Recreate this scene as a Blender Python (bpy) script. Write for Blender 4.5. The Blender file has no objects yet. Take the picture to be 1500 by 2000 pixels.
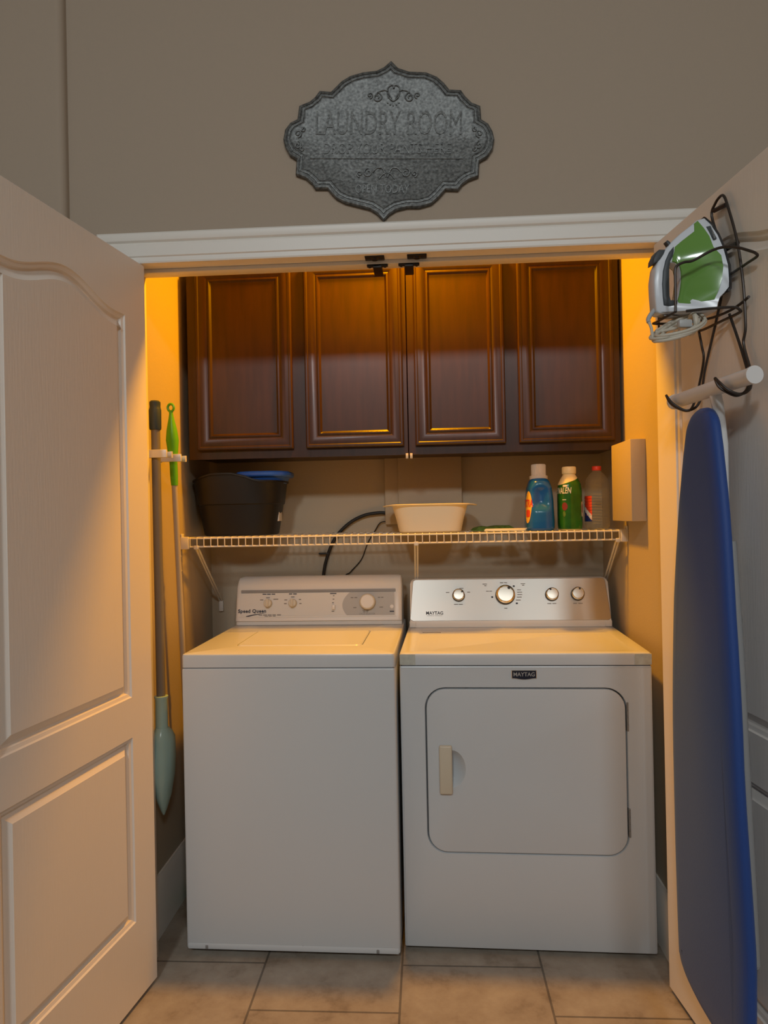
import bpy, bmesh, math, random
from math import sin, cos, pi, radians, sqrt, atan2
from mathutils import Vector, Matrix

random.seed(7)
SC = bpy.context.scene
COL = SC.collection

# ------------------------------------------------------------------ camera, world, lights, exposure
FPX = 1403.25
CAM_LOC = Vector((0.0581, -2.0017, 1.3118))
YAW, PITCH, ROLL = 0.05914, 0.00359, -0.01995
fw = Vector((-sin(YAW) * cos(PITCH), cos(YAW) * cos(PITCH), sin(PITCH)))
rt = Vector((cos(YAW), sin(YAW), 0.0))
up = rt.cross(fw)
r2 = cos(ROLL) * rt + sin(ROLL) * up
u2 = -sin(ROLL) * rt + cos(ROLL) * up
cam = bpy.data.cameras.new('camera')
cam.sensor_fit = 'VERTICAL'
cam.sensor_height = 24.0
cam.lens = FPX * 24.0 / 2000.0
cam.clip_start = 0.02
cam_ob = bpy.data.objects.new('camera', cam)
COL.objects.link(cam_ob)
cam_ob.matrix_world = Matrix(((r2.x, u2.x, -fw.x, CAM_LOC.x), (r2.y, u2.y, -fw.y, CAM_LOC.y),
                              (r2.z, u2.z, -fw.z, CAM_LOC.z), (0, 0, 0, 1)))
SC.camera = cam_ob

w = bpy.data.worlds.new('world')
SC.world = w
w.use_nodes = True
w.node_tree.nodes['Background'].inputs[0].default_value = (0.9, 0.95, 1.0, 1)
w.node_tree.nodes['Background'].inputs[1].default_value = 0.02

def light(name, kind, loc, power, color, size, rot=(0, 0, 0)):
    L = bpy.data.lights.new(name, kind)
    L.energy = power
    L.color = color
    if kind == 'POINT':
        L.shadow_soft_size = size
    else:
        L.shape = 'DISK'
        L.size = size
    o = bpy.data.objects.new(name, L)
    o.location = loc
    o.rotation_euler = rot
    COL.objects.link(o)
    return o

# warm flush disc on the closet ceiling, between the header and the wall cabinets
light('closet_lamp', 'AREA', (-0.02, 0.385, 2.60), 37.0, (1.0, 0.405, 0.0), 0.16)
# the big room's two ceiling lights, well behind the camera
light('room_lamp', 'AREA', (1.0, -4.5, 3.5), 33.0, (0.90, 0.97, 1.0), 0.45, (radians(35), 0, 0))
light('room_lamp_two', 'AREA', (-0.6, -4.5, 3.5), 48.0, (0.90, 0.97, 1.0), 0.45, (radians(35), 0, 0))

SC.view_settings.view_transform = 'Standard'
SC.view_settings.look = 'None'
SC.view_settings.exposure = 0.0
SC.view_settings.gamma = 1.0
SC.view_settings.use_curve_mapping = False

# ------------------------------------------------------------------ helpers
def lin(r, g, b):
    f = lambda c: (c / 255 / 12.92) if c / 255 <= 0.04045 else ((c / 255 + 0.055) / 1.055) ** 2.4
    return (f(r), f(g), f(b), 1.0)

def mat(name, color, rough=0.5, metal=0.0, bump=None, vary=None, coat=0.0, spec=0.5, trans=0.0, stretch=None, aniso=0.0):
    m = bpy.data.materials.new(name)
    m.use_nodes = True
    nt = m.node_tree
    b = nt.nodes['Principled BSDF']
    b.inputs['Base Color'].default_value = color
    b.inputs['Roughness'].default_value = rough
    b.inputs['Metallic'].default_value = metal
    b.inputs['Specular IOR Level'].default_value = spec
    b.inputs['Coat Weight'].default_value = coat
    b.inputs['Coat Roughness'].default_value = 0.12
    b.inputs['Transmission Weight'].default_value = trans
    if aniso:
        b.inputs['Anisotropic'].default_value = aniso
    if bump or vary:
        tc = nt.nodes.new('ShaderNodeTexCoord')
        mp = nt.nodes.new('ShaderNodeMapping')
        nt.links.new(tc.outputs['Object'], mp.inputs[0])
        if stretch:
            mp.inputs['Scale'].default_value = stretch
        if vary:
            n = nt.nodes.new('ShaderNodeTexNoise')
            n.inputs['Scale'].default_value = vary[0]
            n.inputs['Detail'].default_value = 5
            nt.links.new(mp.outputs[0], n.inputs['Vector'])
            r = nt.nodes.new('ShaderNodeValToRGB')
            r.color_ramp.elements[0].position = 0.3
            r.color_ramp.elements[1].position = 0.7
            r.color_ramp.elements[0].color = tuple(c * (1 - vary[1]) for c in color[:3]) + (1,)
            r.color_ramp.elements[1].color = tuple(min(1, c * (1 + vary[1])) for c in color[:3]) + (1,)
            nt.links.new(n.outputs[0], r.inputs[0])
            nt.links.new(r.outputs[0], b.inputs['Base Color'])
        if bump:
            n2 = nt.nodes.new('ShaderNodeTexNoise')
            n2.inputs['Scale'].default_value = bump[0]
            n2.inputs['Detail'].default_value = 3
            nt.links.new(mp.outputs[0], n2.inputs['Vector'])
            bp = nt.nodes.new('ShaderNodeBump')
            bp.inputs['Strength'].default_value = bump[1]
            bp.inputs['Distance'].default_value = 0.002
            nt.links.new(n2.outputs[0], bp.inputs['Height'])
            nt.links.new(bp.outputs[0], b.inputs['Normal'])
    return m

def new_bm():
    return bmesh.new()

def build(name, bm, m, parent=None, loc=None, smooth=True, angle=38, recalc=True):
    if recalc:
        bmesh.ops.recalc_face_normals(bm, faces=bm.faces[:])
    me = bpy.data.meshes.new(name)
    bm.to_mesh(me)
    bm.free()
    if smooth:
        me.polygons.foreach_set('use_smooth', [True] * len(me.polygons))
        me.set_sharp_from_angle(angle=radians(angle))
    if m:
        me.materials.append(m)
    o = bpy.data.objects.new(name, me)
    COL.objects.link(o)
    if parent:
        o.parent = parent
    if loc:
        o.location = loc
    return o

def tag(o, label, cat=None, group=None):
    o['label'] = label
    if cat:
        o['category'] = cat
    if group:
        o['group'] = group
    return o

def thing(name, label, cat, loc=(0, 0, 0), rz=0.0, group=None):
    o = bpy.data.objects.new(name, None)
    o.empty_display_size = 0.05
    o.location = loc
    o.rotation_euler = (0, 0, rz)
    COL.objects.link(o)
    return tag(o, label, cat, group)

def structure(o, label=None):
    o['kind'] = 'structure'
    if label:
        o['label'] = label
    return o

def box(bm, x0, x1, y0, y1, z0, z1, bev=0.0, seg=2, M=None):
    g = bmesh.ops.create_cube(bm, size=1.0)
    vs = g['verts']
    for v in vs:
        v.co = Vector(((x0 + x1) / 2 + v.co.x * (x1 - x0), (y0 + y1) / 2 + v.co.y * (y1 - y0), (z0 + z1) / 2 + v.co.z * (z1 - z0)))
    if bev > 0:
        es = list({e for v in vs for e in v.link_edges})
        r = bmesh.ops.bevel(bm, geom=es, offset=bev, segments=seg, affect='EDGES', profile=0.5)
        vs = list({v for f in r['faces'] for v in f.verts} | {v for v in vs if v.is_valid})
    if M:
        for v in vs:
            v.co = M @ v.co
    return vs

def bbox(x0, x1, y0, y1, z0, z1, bev=0.0, seg=2):
    bm = new_bm()
    box(bm, x0, x1, y0, y1, z0, z1, bev, seg)
    return bm

def bridge(bm, loops, closed=True, cap0=False, cap1=False):
    """loops: lists of Vector with equal length; quads between neighbours."""
    L = [[bm.verts.new(p) for p in lp] for lp in loops]
    n = len(L[0])
    for a, b in zip(L[:-1], L[1:]):
        for i in range(n if closed else n - 1):
            j = (i + 1) % n
            bm.faces.new((a[i], a[j], b[j], b[i]))
    if cap0:
        bm.faces.new(L[0])
    if cap1:
        bm.faces.new(L[-1])
    return L

def smooth_path(pts, sub=6, closed=False):
    P = [Vector(p) for p in pts]
    n = len(P)
    out = []
    rng = range(n) if closed else range(n - 1)
    for i in rng:
        if closed:
            p0, p1, p2, p3 = P[(i - 1) % n], P[i], P[(i + 1) % n], P[(i + 2) % n]
        else:
            p0, p1, p2, p3 = P[max(i - 1, 0)], P[i], P[i + 1], P[min(i + 2, n - 1)]
        for k in range(sub):
            t = k / sub
            out.append(0.5 * ((2 * p1) + (p2 - p0) * t + (2 * p0 - 5 * p1 + 4 * p2 - p3) * t * t + (3 * p1 - p0 - 3 * p2 + p3) * t ** 3))
    if not closed:
        out.append(P[-1])
    return out

def tube(bm, pts, r, seg=8, closed=False, smooth=0):
    P = smooth_path(pts, smooth, closed) if smooth else [Vector(p) for p in pts]
    n = len(P)
    R = r if hasattr(r, '__len__') else [r] * n
    if len(R) != n:
        R = [R[0] + (R[-1] - R[0]) * i / (n - 1) for i in range(n)]
    T = []
    for i in range(n):
        a = P[(i - 1) % n] if (closed or i > 0) else P[i]
        b = P[(i + 1) % n] if (closed or i < n - 1) else P[i]
        T.append((b - a).normalized())
    ref = Vector((0, 0, 1)) if abs(T[0].z) < 0.9 else Vector((1, 0, 0))
    N = (ref - T[0] * ref.dot(T[0])).normalized()
    loops = []
    for i in range(n):
        N = (N - T[i] * N.dot(T[i]))
        N = N.normalized() if N.length > 1e-6 else T[i].orthogonal().normalized()
        B = T[i].cross(N)
        loops.append([P[i] + (N * cos(2 * pi * k / seg) + B * sin(2 * pi * k / seg)) * R[i] for k in range(seg)])
    if closed:
        loops.append(loops[0])
        L = [[bm.verts.new(p) for p in lp] for lp in loops[:-1]]
        L.append(L[0])
        for a, b in zip(L[:-1], L[1:]):
            for k in range(seg):
                bm.faces.new((a[k], a[(k + 1) % seg], b[(k + 1) % seg], b[k]))
    else:
        bridge(bm, loops, True, True, True)

def lathe(bm, prof, seg=32, c=(0, 0, 0), M=None):
    """prof: list of (r, z) bottom to top."""
    loops = []
    for r, z in prof:
        lp = [Vector((c[0] + r * cos(2 * pi * k / seg), c[1] + r * sin(2 * pi * k / seg), c[2] + z)) for k in range(seg)]
        if M:
            lp = [M @ p for p in lp]
        loops.append(lp)
    bridge(bm, loops, True, True, True)

def rrect(x0, x1, z0, z1, r, n=6):
    out = []
    for cx, cz, a0 in ((x1 - r, z1 - r, 0), (x0 + r, z1 - r, 90), (x0 + r, z0 + r, 180), (x1 - r, z0 + r, 270)):
        for k in range(n + 1):
            a = radians(a0 + 90 * k / n)
            out.append((cx + r * cos(a), cz + r * sin(a)))
    return out

def area2(P):
    return sum(P[i][0] * P[(i + 1) % len(P)][1] - P[(i + 1) % len(P)][0] * P[i][1] for i in range(len(P)))

def inset(P, d):
    """miter inset of a closed 2-D polygon."""
    s = 1 if area2(P) > 0 else -1
    n = len(P)
    out = []
    for i in range(n):
        a, b, c = Vector(P[i - 1]), Vector(P[i]), Vector(P[(i + 1) % n])
        e1, e2 = (b - a), (c - b)
        e1 = e1.normalized() if e1.length > 1e-9 else e2.normalized()
        e2 = e2.normalized() if e2.length > 1e-9 else e1
        n1, n2 = Vector((-e1.y, e1.x)) * s, Vector((-e2.y, e2.x)) * s
        m = n1 + n2
        m = m.normalized() if m.length > 1e-6 else n1
        k = d / max(0.35, m.dot(n1))
        q = b + m * k
        out.append((q.x, q.y))
    return out

def fill_with_holes(bm, outer, holes):
    """outer / holes are lists of BMVerts."""
    es = []
    for lp in [outer] + holes:
        for i in range(len(lp)):
            a, b = lp[i], lp[(i + 1) % len(lp)]
            e = bm.edges.get((a, b)) or bm.edges.new((a, b))
            es.append(e)
    bmesh.ops.triangle_fill(bm, use_beauty=True, use_dissolve=False, edges=es)

def prism(bm, poly, d0, d1, axis='y', M=None):
    """2-D polygon extruded: axis y -> (x, z), axis x -> (y, z), axis z -> (x, y)."""
    f = {'y': lambda p, d: Vector((p[0], d, p[1])), 'x': lambda p, d: Vector((d, p[0], p[1])), 'z': lambda p, d: Vector((p[0], p[1], d))}[axis]
    A, B = [f(p, d0) for p in poly], [f(p, d1) for p in poly]
    if M:
        A, B = [M @ p for p in A], [M @ p for p in B]
    bridge(bm, [A, B], True, True, True)

def text_mesh(body, size, extrude=0.0, offset=0.0, shear=0.0, align='CENTER', space=1.0):
    cu = bpy.data.curves.new('txt', 'FONT')
    cu.body = body
    cu.size = size
    cu.extrude = extrude
    cu.offset = offset
    cu.shear = shear
    cu.align_x = align
    cu.align_y = 'CENTER'
    cu.space_character = space
    cu.resolution_u = 3
    o = bpy.data.objects.new('txt', cu)
    COL.objects.link(o)
    bpy.context.view_layer.update()
    dg = bpy.context.evaluated_depsgraph_get()
    me = bpy.data.meshes.new_from_object(o.evaluated_get(dg))
    bpy.data.objects.remove(o)
    bpy.data.curves.remove(cu)
    return me

def add_mesh(name, me, m, parent, M):
    me.transform(M)
    me.materials.clear()
    me.materials.append(m)
    me.name = name
    o = bpy.data.objects.new(name, me)
    COL.objects.link(o)
    if parent:
        o.parent = parent
    return o

def text_on(name, body, size, M, m, parent, sx=1.0, **kw):
    me = text_mesh(body, size, **kw)
    return add_mesh(name, me, m, parent, M @ Matrix.Diagonal((sx, 1, 1, 1)))

def frame(o, X, Z):
    """matrix whose local x -> X, local y -> Z (up the face), local z -> outward normal."""
    X, Z = Vector(X).normalized(), Vector(Z).normalized()
    N = X.cross(Z)
    return Matrix(((X.x, Z.x, N.x, o[0]), (X.y, Z.y, N.y, o[1]), (X.z, Z.z, N.z, o[2]), (0, 0, 0, 1)))

# ------------------------------------------------------------------ materials
M_wall = mat('greige_wall_paint', (0.43, 0.345, 0.265, 1), 0.75, bump=(160, 0.25))
M_closet = mat('closet_wall_paint', (0.48, 0.40, 0.29, 1), 0.7, bump=(160, 0.25))
M_ceil = mat('ceiling_paint', (0.62, 0.6, 0.56, 1), 0.9)
M_trim = mat('white_trim_paint', (0.84, 0.80, 0.74, 1), 0.4)
M_door = mat('white_door_paint', (0.86, 0.80, 0.73, 1), 0.42, bump=(28, 0.18), stretch=(7, 7, 0.6))
M_white = mat('white_enamel', (0.595, 0.63, 0.655, 1), 0.28, bump=(220, 0.03))
M_whitepl = mat('white_plastic', (0.74, 0.71, 0.66, 1), 0.35)
M_basin = mat('warm_white_basin', (0.90, 0.80, 0.60, 1), 0.4)
M_cream = mat('cream_plastic', (0.62, 0.56, 0.44, 1), 0.4)
M_dark = mat('dark_gap', (0.03, 0.03, 0.03, 1), 0.6)
M_black = mat('black_plastic', (0.012, 0.012, 0.012, 1), 0.55)
M_bin = mat('charcoal_bin_plastic', (0.0065, 0.006, 0.0055, 1), 0.5, bump=(90, 0.05))
M_bronze = mat('dark_bronze_metal', (0.03, 0.024, 0.02, 1), 0.45, metal=0.6)
M_grey = mat('grey_plastic', (0.24, 0.235, 0.23, 1), 0.45)
M_lgrey = mat('light_grey_panel', (0.42, 0.41, 0.39, 1), 0.4)
M_panel = mat('console_white_panel', (0.66, 0.65, 0.62, 1), 0.4)
M_ink = mat('dark_ink', (0.02, 0.025, 0.05, 1), 0.6)
M_ink2 = mat('grey_ink', (0.18, 0.17, 0.16, 1), 0.6)
M_steel = mat('brushed_stainless', (0.56, 0.53, 0.48, 1), 0.42, metal=1.0)
def brushed():
    nt = M_steel.node_tree
    b = nt.nodes['Principled BSDF']
    tg = nt.nodes.new('ShaderNodeTangent')
    tg.direction_type = 'UV_MAP'
    tg.uv_map = 'brush'
    nt.links.new(tg.outputs[0], b.inputs['Tangent'])
    b.inputs['Anisotropic'].default_value = 0.85
    b.inputs['Anisotropic Rotation'].default_value = 0.25
brushed()
M_chrome = mat('polished_chrome', (0.7, 0.68, 0.65, 1), 0.15, metal=1.0)
M_knobface = mat('satin_knob_face', (0.55, 0.5, 0.42, 1), 0.35, metal=0.9)
M_badge = mat('navy_badge', (0.012, 0.014, 0.03, 1), 0.25)
M_tape = mat('aged_tape', (0.50, 0.51, 0.45, 1), 0.5, vary=(60, 0.12))
M_galv = mat('galvanized_steel', (0.115, 0.118, 0.114, 1), 0.42, metal=0.4, vary=(130, 0.55), bump=(130, 0.35))
M_wire = mat('white_coated_wire', (0.72, 0.69, 0.63, 1), 0.4)
M_rack = mat('brown_black_wire', (0.045, 0.035, 0.03, 1), 0.4, metal=0.4)
M_blue_tray = mat('blue_plastic', (0.04, 0.14, 0.52, 1), 0.35)
M_detergent = mat('blue_bottle_plastic', (0.012, 0.12, 0.36, 1), 0.22)
M_capclear = mat('frosted_cap', (0.74, 0.68, 0.58, 1), 0.4, trans=0.15)
M_green = mat('green_sleeve', (0.02, 0.13, 0.012, 1), 0.2, vary=(25, 0.25))
M_creamcap = mat('cream_cap', (0.90, 0.78, 0.45, 1), 0.4)
M_red = mat('red_plastic', (0.75, 0.06, 0.03, 1), 0.4)
M_yellow = mat('yellow_label', (0.85, 0.50, 0.05, 1), 0.5)
M_redink = mat('red_print', (0.70, 0.06, 0.02, 1), 0.5)
M_whiteink = mat('white_print', (0.8, 0.8, 0.76, 1), 0.5)
M_navy = mat('navy_print', (0.01, 0.03, 0.16, 1), 0.5)
M_brownred = mat('dark_red_print', (0.22, 0.03, 0.02, 1), 0.5)
M_rag = mat('green_rag', (0.10, 0.19, 0.03, 1), 0.8, vary=(80, 0.4))
M_lime = mat('lime_plastic', (0.14, 0.52, 0.012, 1), 0.35)
M_slate = mat('slate_blue_grip', (0.03, 0.055, 0.085, 1), 0.55)
M_pole = mat('grey_pole', (0.20, 0.185, 0.17, 1), 0.4)
M_tanpole = mat('pale_pole', (0.52, 0.46, 0.38, 1), 0.35)
M_mint = mat('pale_aqua_plastic', (0.40, 0.62, 0.62, 1), 0.2)
M_iron_w = mat('iron_white_plastic', (0.66, 0.70, 0.76, 1), 0.25)
M_iron_g = mat('iron_green_tank', (0.15, 0.32, 0.07, 1), 0.12, coat=0.3)
M_iron_d = mat('iron_grey_grip', (0.055, 0.065, 0.075, 1), 0.5)
M_sole = mat('iron_soleplate', (0.10, 0.10, 0.105, 1), 0.35, metal=0.8)
M_cord = mat('cream_cord', (0.58, 0.54, 0.45, 1), 0.55)
M_plug = mat('grey_plug', (0.45, 0.46, 0.46, 1), 0.4)
M_board = mat('blue_ironing_cover', (0.013, 0.058, 0.26, 1), 0.62, bump=(400, 0.2), spec=0.5)
M_board.node_tree.nodes['Principled BSDF'].inputs['Sheen Weight'].default_value = 0.17
M_board.node_tree.nodes['Principled BSDF'].inputs['Sheen Roughness'].default_value = 0.5
M_board.node_tree.nodes['Principled BSDF'].inputs['Sheen Tint'].default_value = (0.62, 0.74, 0.85, 1)
M_boardback = mat('grey_frame_metal', (0.30, 0.30, 0.30, 1), 0.45)
M_tubew = mat('white_tube', (0.74, 0.74, 0.74, 1), 0.35)

def wood():
    m = mat('cherry_stained_wood', (0.037, 0.0128, 0.004, 1), 0.38, vary=(9, 0.22), stretch=(6, 6, 0.7), coat=0.14, spec=0.4)
    m.node_tree.nodes['Principled BSDF'].inputs['Coat Roughness'].default_value = 0.18
    return m
M_wood = wood()

def clear_plastic():
    m = bpy.data.materials.new('clear_pet')
    m.use_nodes = True
    nt = m.node_tree
    nt.nodes.clear()
    out = nt.nodes.new('ShaderNodeOutputMaterial')
    tr = nt.nodes.new('ShaderNodeBsdfTransparent')
    tr.inputs[0].default_value = (0.96, 0.96, 0.90, 1)
    gl = nt.nodes.new('ShaderNodeBsdfGlossy')
    gl.inputs['Roughness'].default_value = 0.14
    lw = nt.nodes.new('ShaderNodeLayerWeight')
    lw.inputs[0].default_value = 0.3
    pw = nt.nodes.new('ShaderNodeMath')
    pw.operation = 'POWER'
    pw.inputs[1].default_value = 2.5
    ml = nt.nodes.new('ShaderNodeMath')
    ml.operation = 'MULTIPLY'
    ml.inputs[1].default_value = 0.5
    nt.links.new(lw.outputs['Facing'], pw.inputs[0])
    nt.links.new(pw.outputs[0], ml.inputs[0])
    mx = nt.nodes.new('ShaderNodeMixShader')
    nt.links.new(ml.outputs[0], mx.inputs[0])
    nt.links.new(tr.outputs[0], mx.inputs[1])
    nt.links.new(gl.outputs[0], mx.inputs[2])
    tl = nt.nodes.new('ShaderNodeBsdfTranslucent')
    tl.inputs[0].default_value = (0.75, 0.68, 0.50, 1)
    df = nt.nodes.new('ShaderNodeBsdfDiffuse')
    df.inputs[0].default_value = (0.75, 0.70, 0.58, 1)
    m1 = nt.nodes.new('ShaderNodeMixShader')
    nt.links.new(tl.outputs[0], m1.inputs[1])
    nt.links.new(df.outputs[0], m1.inputs[2])
    m2 = nt.nodes.new('ShaderNodeMixShader')
    m2.inputs[0].default_value = 0.2
    nt.links.new(mx.outputs[0], m2.inputs[1])
    nt.links.new(m1.outputs[0], m2.inputs[2])
    nt.links.new(m2.outputs[0], out.inputs[0])
    return m
M_clear = clear_plastic()

def washer_enamel():
    """white enamel with rust chips low on the front edge."""
    m = mat('chipped_white_enamel', (0.595, 0.63, 0.655, 1), 0.28)
    nt = m.node_tree
    b = nt.nodes['Principled BSDF']
    tc = nt.nodes.new('ShaderNodeTexCoord')
    n = nt.nodes.new('ShaderNodeTexNoise')
    n.inputs['Scale'].default_value = 55
    n.inputs['Detail'].default_value = 4
    nt.links.new(tc.outputs['Object'], n.inputs['Vector'])
    sp = nt.nodes.new('ShaderNodeSeparateXYZ')
    nt.links.new(tc.outputs['Object'], sp.inputs[0])
    mr = nt.nodes.new('ShaderNodeMapRange')
    mr.inputs['From Min'].default_value = 0.035
    mr.inputs['From Max'].default_value = 0.075
    mr.inputs['To Min'].default_value = 0.0
    mr.inputs['To Max'].default_value = 0.3
    nt.links.new(sp.outputs['Z'], mr.inputs['Value'])
    sb = nt.nodes.new('ShaderNodeMath')
    sb.operation = 'SUBTRACT'
    nt.links.new(n.outputs[0], sb.inputs[0])
    nt.links.new(mr.outputs[0], sb.inputs[1])
    gt = nt.nodes.new('ShaderNodeMath')
    gt.operation = 'GREATER_THAN'
    gt.inputs[1].default_value = 0.66
    nt.links.new(sb.outputs[0], gt.inputs[0])
    mx = nt.nodes.new('ShaderNodeMix')
    mx.data_type = 'RGBA'
    mx.inputs['A'].default_value = (0.595, 0.63, 0.655, 1)
    mx.inputs['B'].default_value = (0.16, 0.10, 0.07, 1)
    nt.links.new(gt.outputs[0], mx.inputs['Factor'])
    nt.links.new(mx.outputs['Result'], b.inputs['Base Color'])
    return m
M_washer = washer_enamel()

def tile_floor():
    m = bpy.data.materials.new('stone_look_floor_tile')
    m.use_nodes = True
    nt = m.node_tree
    b = nt.nodes['Principled BSDF']
    tc = nt.nodes.new('ShaderNodeTexCoord')
    mp = nt.nodes.new('ShaderNodeMapping')
    mp.vector_type = 'POINT'
    # columns run along y with alternate half offsets: texture u = y, v = x
    mp.inputs['Rotation'].default_value = (0, 0, radians(-90))
    mp.inputs['Location'].default_value = (TILE_U, TILE_V, 0)
    nt.links.new(tc.outputs['Object'], mp.inputs[0])
    br = nt.nodes.new('ShaderNodeTexBrick')
    br.offset = 0.5
    br.inputs['Scale'].default_value = 1.0
    br.inputs['Brick Width'].default_value = 0.402
    br.inputs['Row Height'].default_value = 0.402
    br.inputs['Mortar Size'].default_value = 0.0032
    br.inputs['Mortar Smooth'].default_value = 0.1
    br.inputs['Bias'].default_value = 0.0
    br.inputs['Color1'].default_value = (0.94, 0.94, 0.94, 1)
    br.inputs['Color2'].default_value = (1.0, 1.0, 1.0, 1)
    br.inputs['Mortar'].default_value = (0.42, 0.42, 0.42, 1)
    nt.links.new(mp.outputs[0], br.inputs['Vector'])
    n = nt.nodes.new('ShaderNodeTexNoise')
    n.inputs['Scale'].default_value = 6.5
    n.inputs['Detail'].default_value = 9
    n.inputs['Roughness'].default_value = 0.68
    nt.links.new(tc.outputs['Object'], n.inputs['Vector'])
    r = nt.nodes.new('ShaderNodeValToRGB')
    cr = r.color_ramp
    cr.elements[0].position, cr.elements[0].color = 0.30, (0.18, 0.14, 0.10, 1)
    cr.elements[1].position, cr.elements[1].color = 0.68, (0.42, 0.375, 0.315, 1)
    e = cr.elements.new(0.47)
    e.color = (0.335, 0.285, 0.23, 1)
    nt.links.new(n.outputs[0], r.inputs[0])
    mx = nt.nodes.new('ShaderNodeMix')
    mx.data_type = 'RGBA'
    mx.blend_type = 'MULTIPLY'
    mx.inputs['Factor'].default_value = 1.0
    nt.links.new(r.outputs[0], mx.inputs['A'])
    nt.links.new(br.outputs['Color'], mx.inputs['B'])
    nt.links.new(mx.outputs['Result'], b.inputs['Base Color'])
    b.inputs['Roughness'].default_value = 0.45
    bp = nt.nodes.new('ShaderNodeBump')
    bp.inputs['Strength'].default_value = 0.5
    bp.inputs['Distance'].default_value = 0.002
    bp.invert = True
    nt.links.new(br.outputs['Fac'], bp.inputs['Height'])
    nt.links.new(bp.outputs[0], b.inputs['Normal'])
    return m
TILE_U, TILE_V = 0.11, 0.363
M_tile = tile_floor()

# ------------------------------------------------------------------ the setting
XL, XR = -0.731, 0.692            # hinge lines of the two doors
CL, CR, CB = -0.815, 0.745, 0.86  # closet inner left / right / back
HEAD = 2.038                      # underside of the head jamb
WT = 0.115                        # wall thickness
RX0, RX1, RY, RH = -2.4, 3.0, -5.2, 3.7

structure(build('floor', bbox(RX0, RX1, RY, CB + 0.1, -0.1, 0.0), M_tile, smooth=False), 'beige stone-look floor tiles laid in staggered rows')
structure(build('ceiling', bbox(RX0, RX1, RY, 0.0, RH, RH + 0.1), M_ceil, smooth=False))
structure(build('ceiling_closet', bbox(CL - 0.1, CR + 0.1, WT, CB + 0.1, 2.7, 2.8), M_ceil, smooth=False))
bm = new_bm()
JX0, JX1 = XL - 0.041, XR + 0.041   # inner faces of the side jambs
jl, jr, jt = JX0 - 0.02, JX1 + 0.02, HEAD + 0.02
prism(bm, [(-0.955, 0), (jl, 0), (jl, jt), (jr, jt), (jr, 0), (RX1, 0), (RX1, RH), (-0.955, RH)], 0.0, WT, 'y')
structure(build('wall_front', bm, M_wall, smooth=False), 'greige wall above and around the laundry closet opening')
bm = new_bm()
pr = [(RX0, WT), (RX0, -0.03)]
for k in range(7):
    a = radians(-90 + 15 * k)
    pr.append((-0.966 + 0.02 * cos(a), -0.010 + 0.02 * sin(a)))
pr.append((-0.946, WT))
prism(bm, pr, 0.0, RH, 'z')
structure(build('wall_jog', bm, M_wall), 'left stretch of wall ending in a rounded corner bead')
structure(build('wall_left', bbox(RX0 - 0.1, RX0, RY, 0.0, 0, RH), M_wall, smooth=False))
structure(build('wall_right', bbox(RX1, RX1 + 0.1, RY, 0.0, 0, RH), M_wall, smooth=False))
structure(build('wall_rear', bbox(RX0, RX1, RY - 0.1, RY, 0, RH), M_wall, smooth=False))
structure(build('wall_closet_left', bbox(CL - 0.1, CL, WT, CB + 0.1, 0, 2.7), M_closet, smooth=False), 'left side wall inside the closet')
structure(build('wall_closet_right', bbox(CR, CR + 0.1, WT, CB + 0.1, 0, 2.7), M_closet, smooth=False), 'right side wall inside the closet')
structure(build('wall_closet_back', bbox(CL, CR, CB, CB + 0.1, 0, 2.7), M_closet, smooth=False), 'back wall of the closet behind shelf and machines')

def baseboard(name, x0, x1, y0, y1, face):
    bm = new_bm()
    if face in ('+x', '-x'):
        s = 1 if face == '+x' else -1
        xb = x0
        poly = [(xb, 0), (xb + s * 0.014, 0), (xb + s * 0.014, 0.165), (xb + s * 0.009, 0.175), (xb + s * 0.006, 0.187), (xb, 0.187)]
        lp = lambda y: [Vector((p[0], y, p[1])) for p in poly]
        bridge(bm, [lp(y0), lp(y1)], True, True, True)
    else:
        poly = [(y1, 0), (y1 - 0.014, 0), (y1 - 0.014, 0.165), (y1 - 0.009, 0.175), (y1 - 0.006, 0.187), (y1, 0.187)]
        lp = lambda x: [Vector((x, p[0], p[1])) for p in poly]
        bridge(bm, [lp(x0), lp(x1)], True, True, True)
    structure(build(name, bm, M_trim))
baseboard('baseboard_closet_left', CL, CL, WT, CB, '+x')
baseboard('baseboard_closet_right', CR, CR, WT, CB, '-x')
baseboard('baseboard_closet_back', CL + 0.015, CR - 0.015, 0, CB, 'y')

# casing around the opening (room side): profile from inner to outer edge
CAS = [(0.0, 0.0), (0.0, 0.009), (0.004, 0.011), (0.016, 0.011), (0.019, 0.0145), (0.052, 0.0145), (0.057, 0.011), (0.062, 0.017), (0.074, 0.020), (0.080, 0.020), (0.085, 0.016), (0.085, 0.0)]
ix0, ix1, iz = JX0 - 0.004, JX1 + 0.004, HEAD
def casing(a, b, name):
    bm = new_bm()
    bridge(bm, [[Vector(a(u, t)) for u, t in CAS], [Vector(b(u, t)) for u, t in CAS]], True, True, True)
    structure(build(name, bm, M_trim, angle=25))
casing(lambda u, t: (ix0 - u, -t, iz + u), lambda u, t: (ix1 + u, -t, iz + u), 'trim_1')
casing(lambda u, t: (ix0 - u, -t, 0), lambda u, t: (ix0 - u, -t, iz + u), 'trim_2')
casing(lambda u, t: (ix1 + u, -t, 0), lambda u, t: (ix1 + u, -t, iz + u), 'trim_3')
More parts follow.
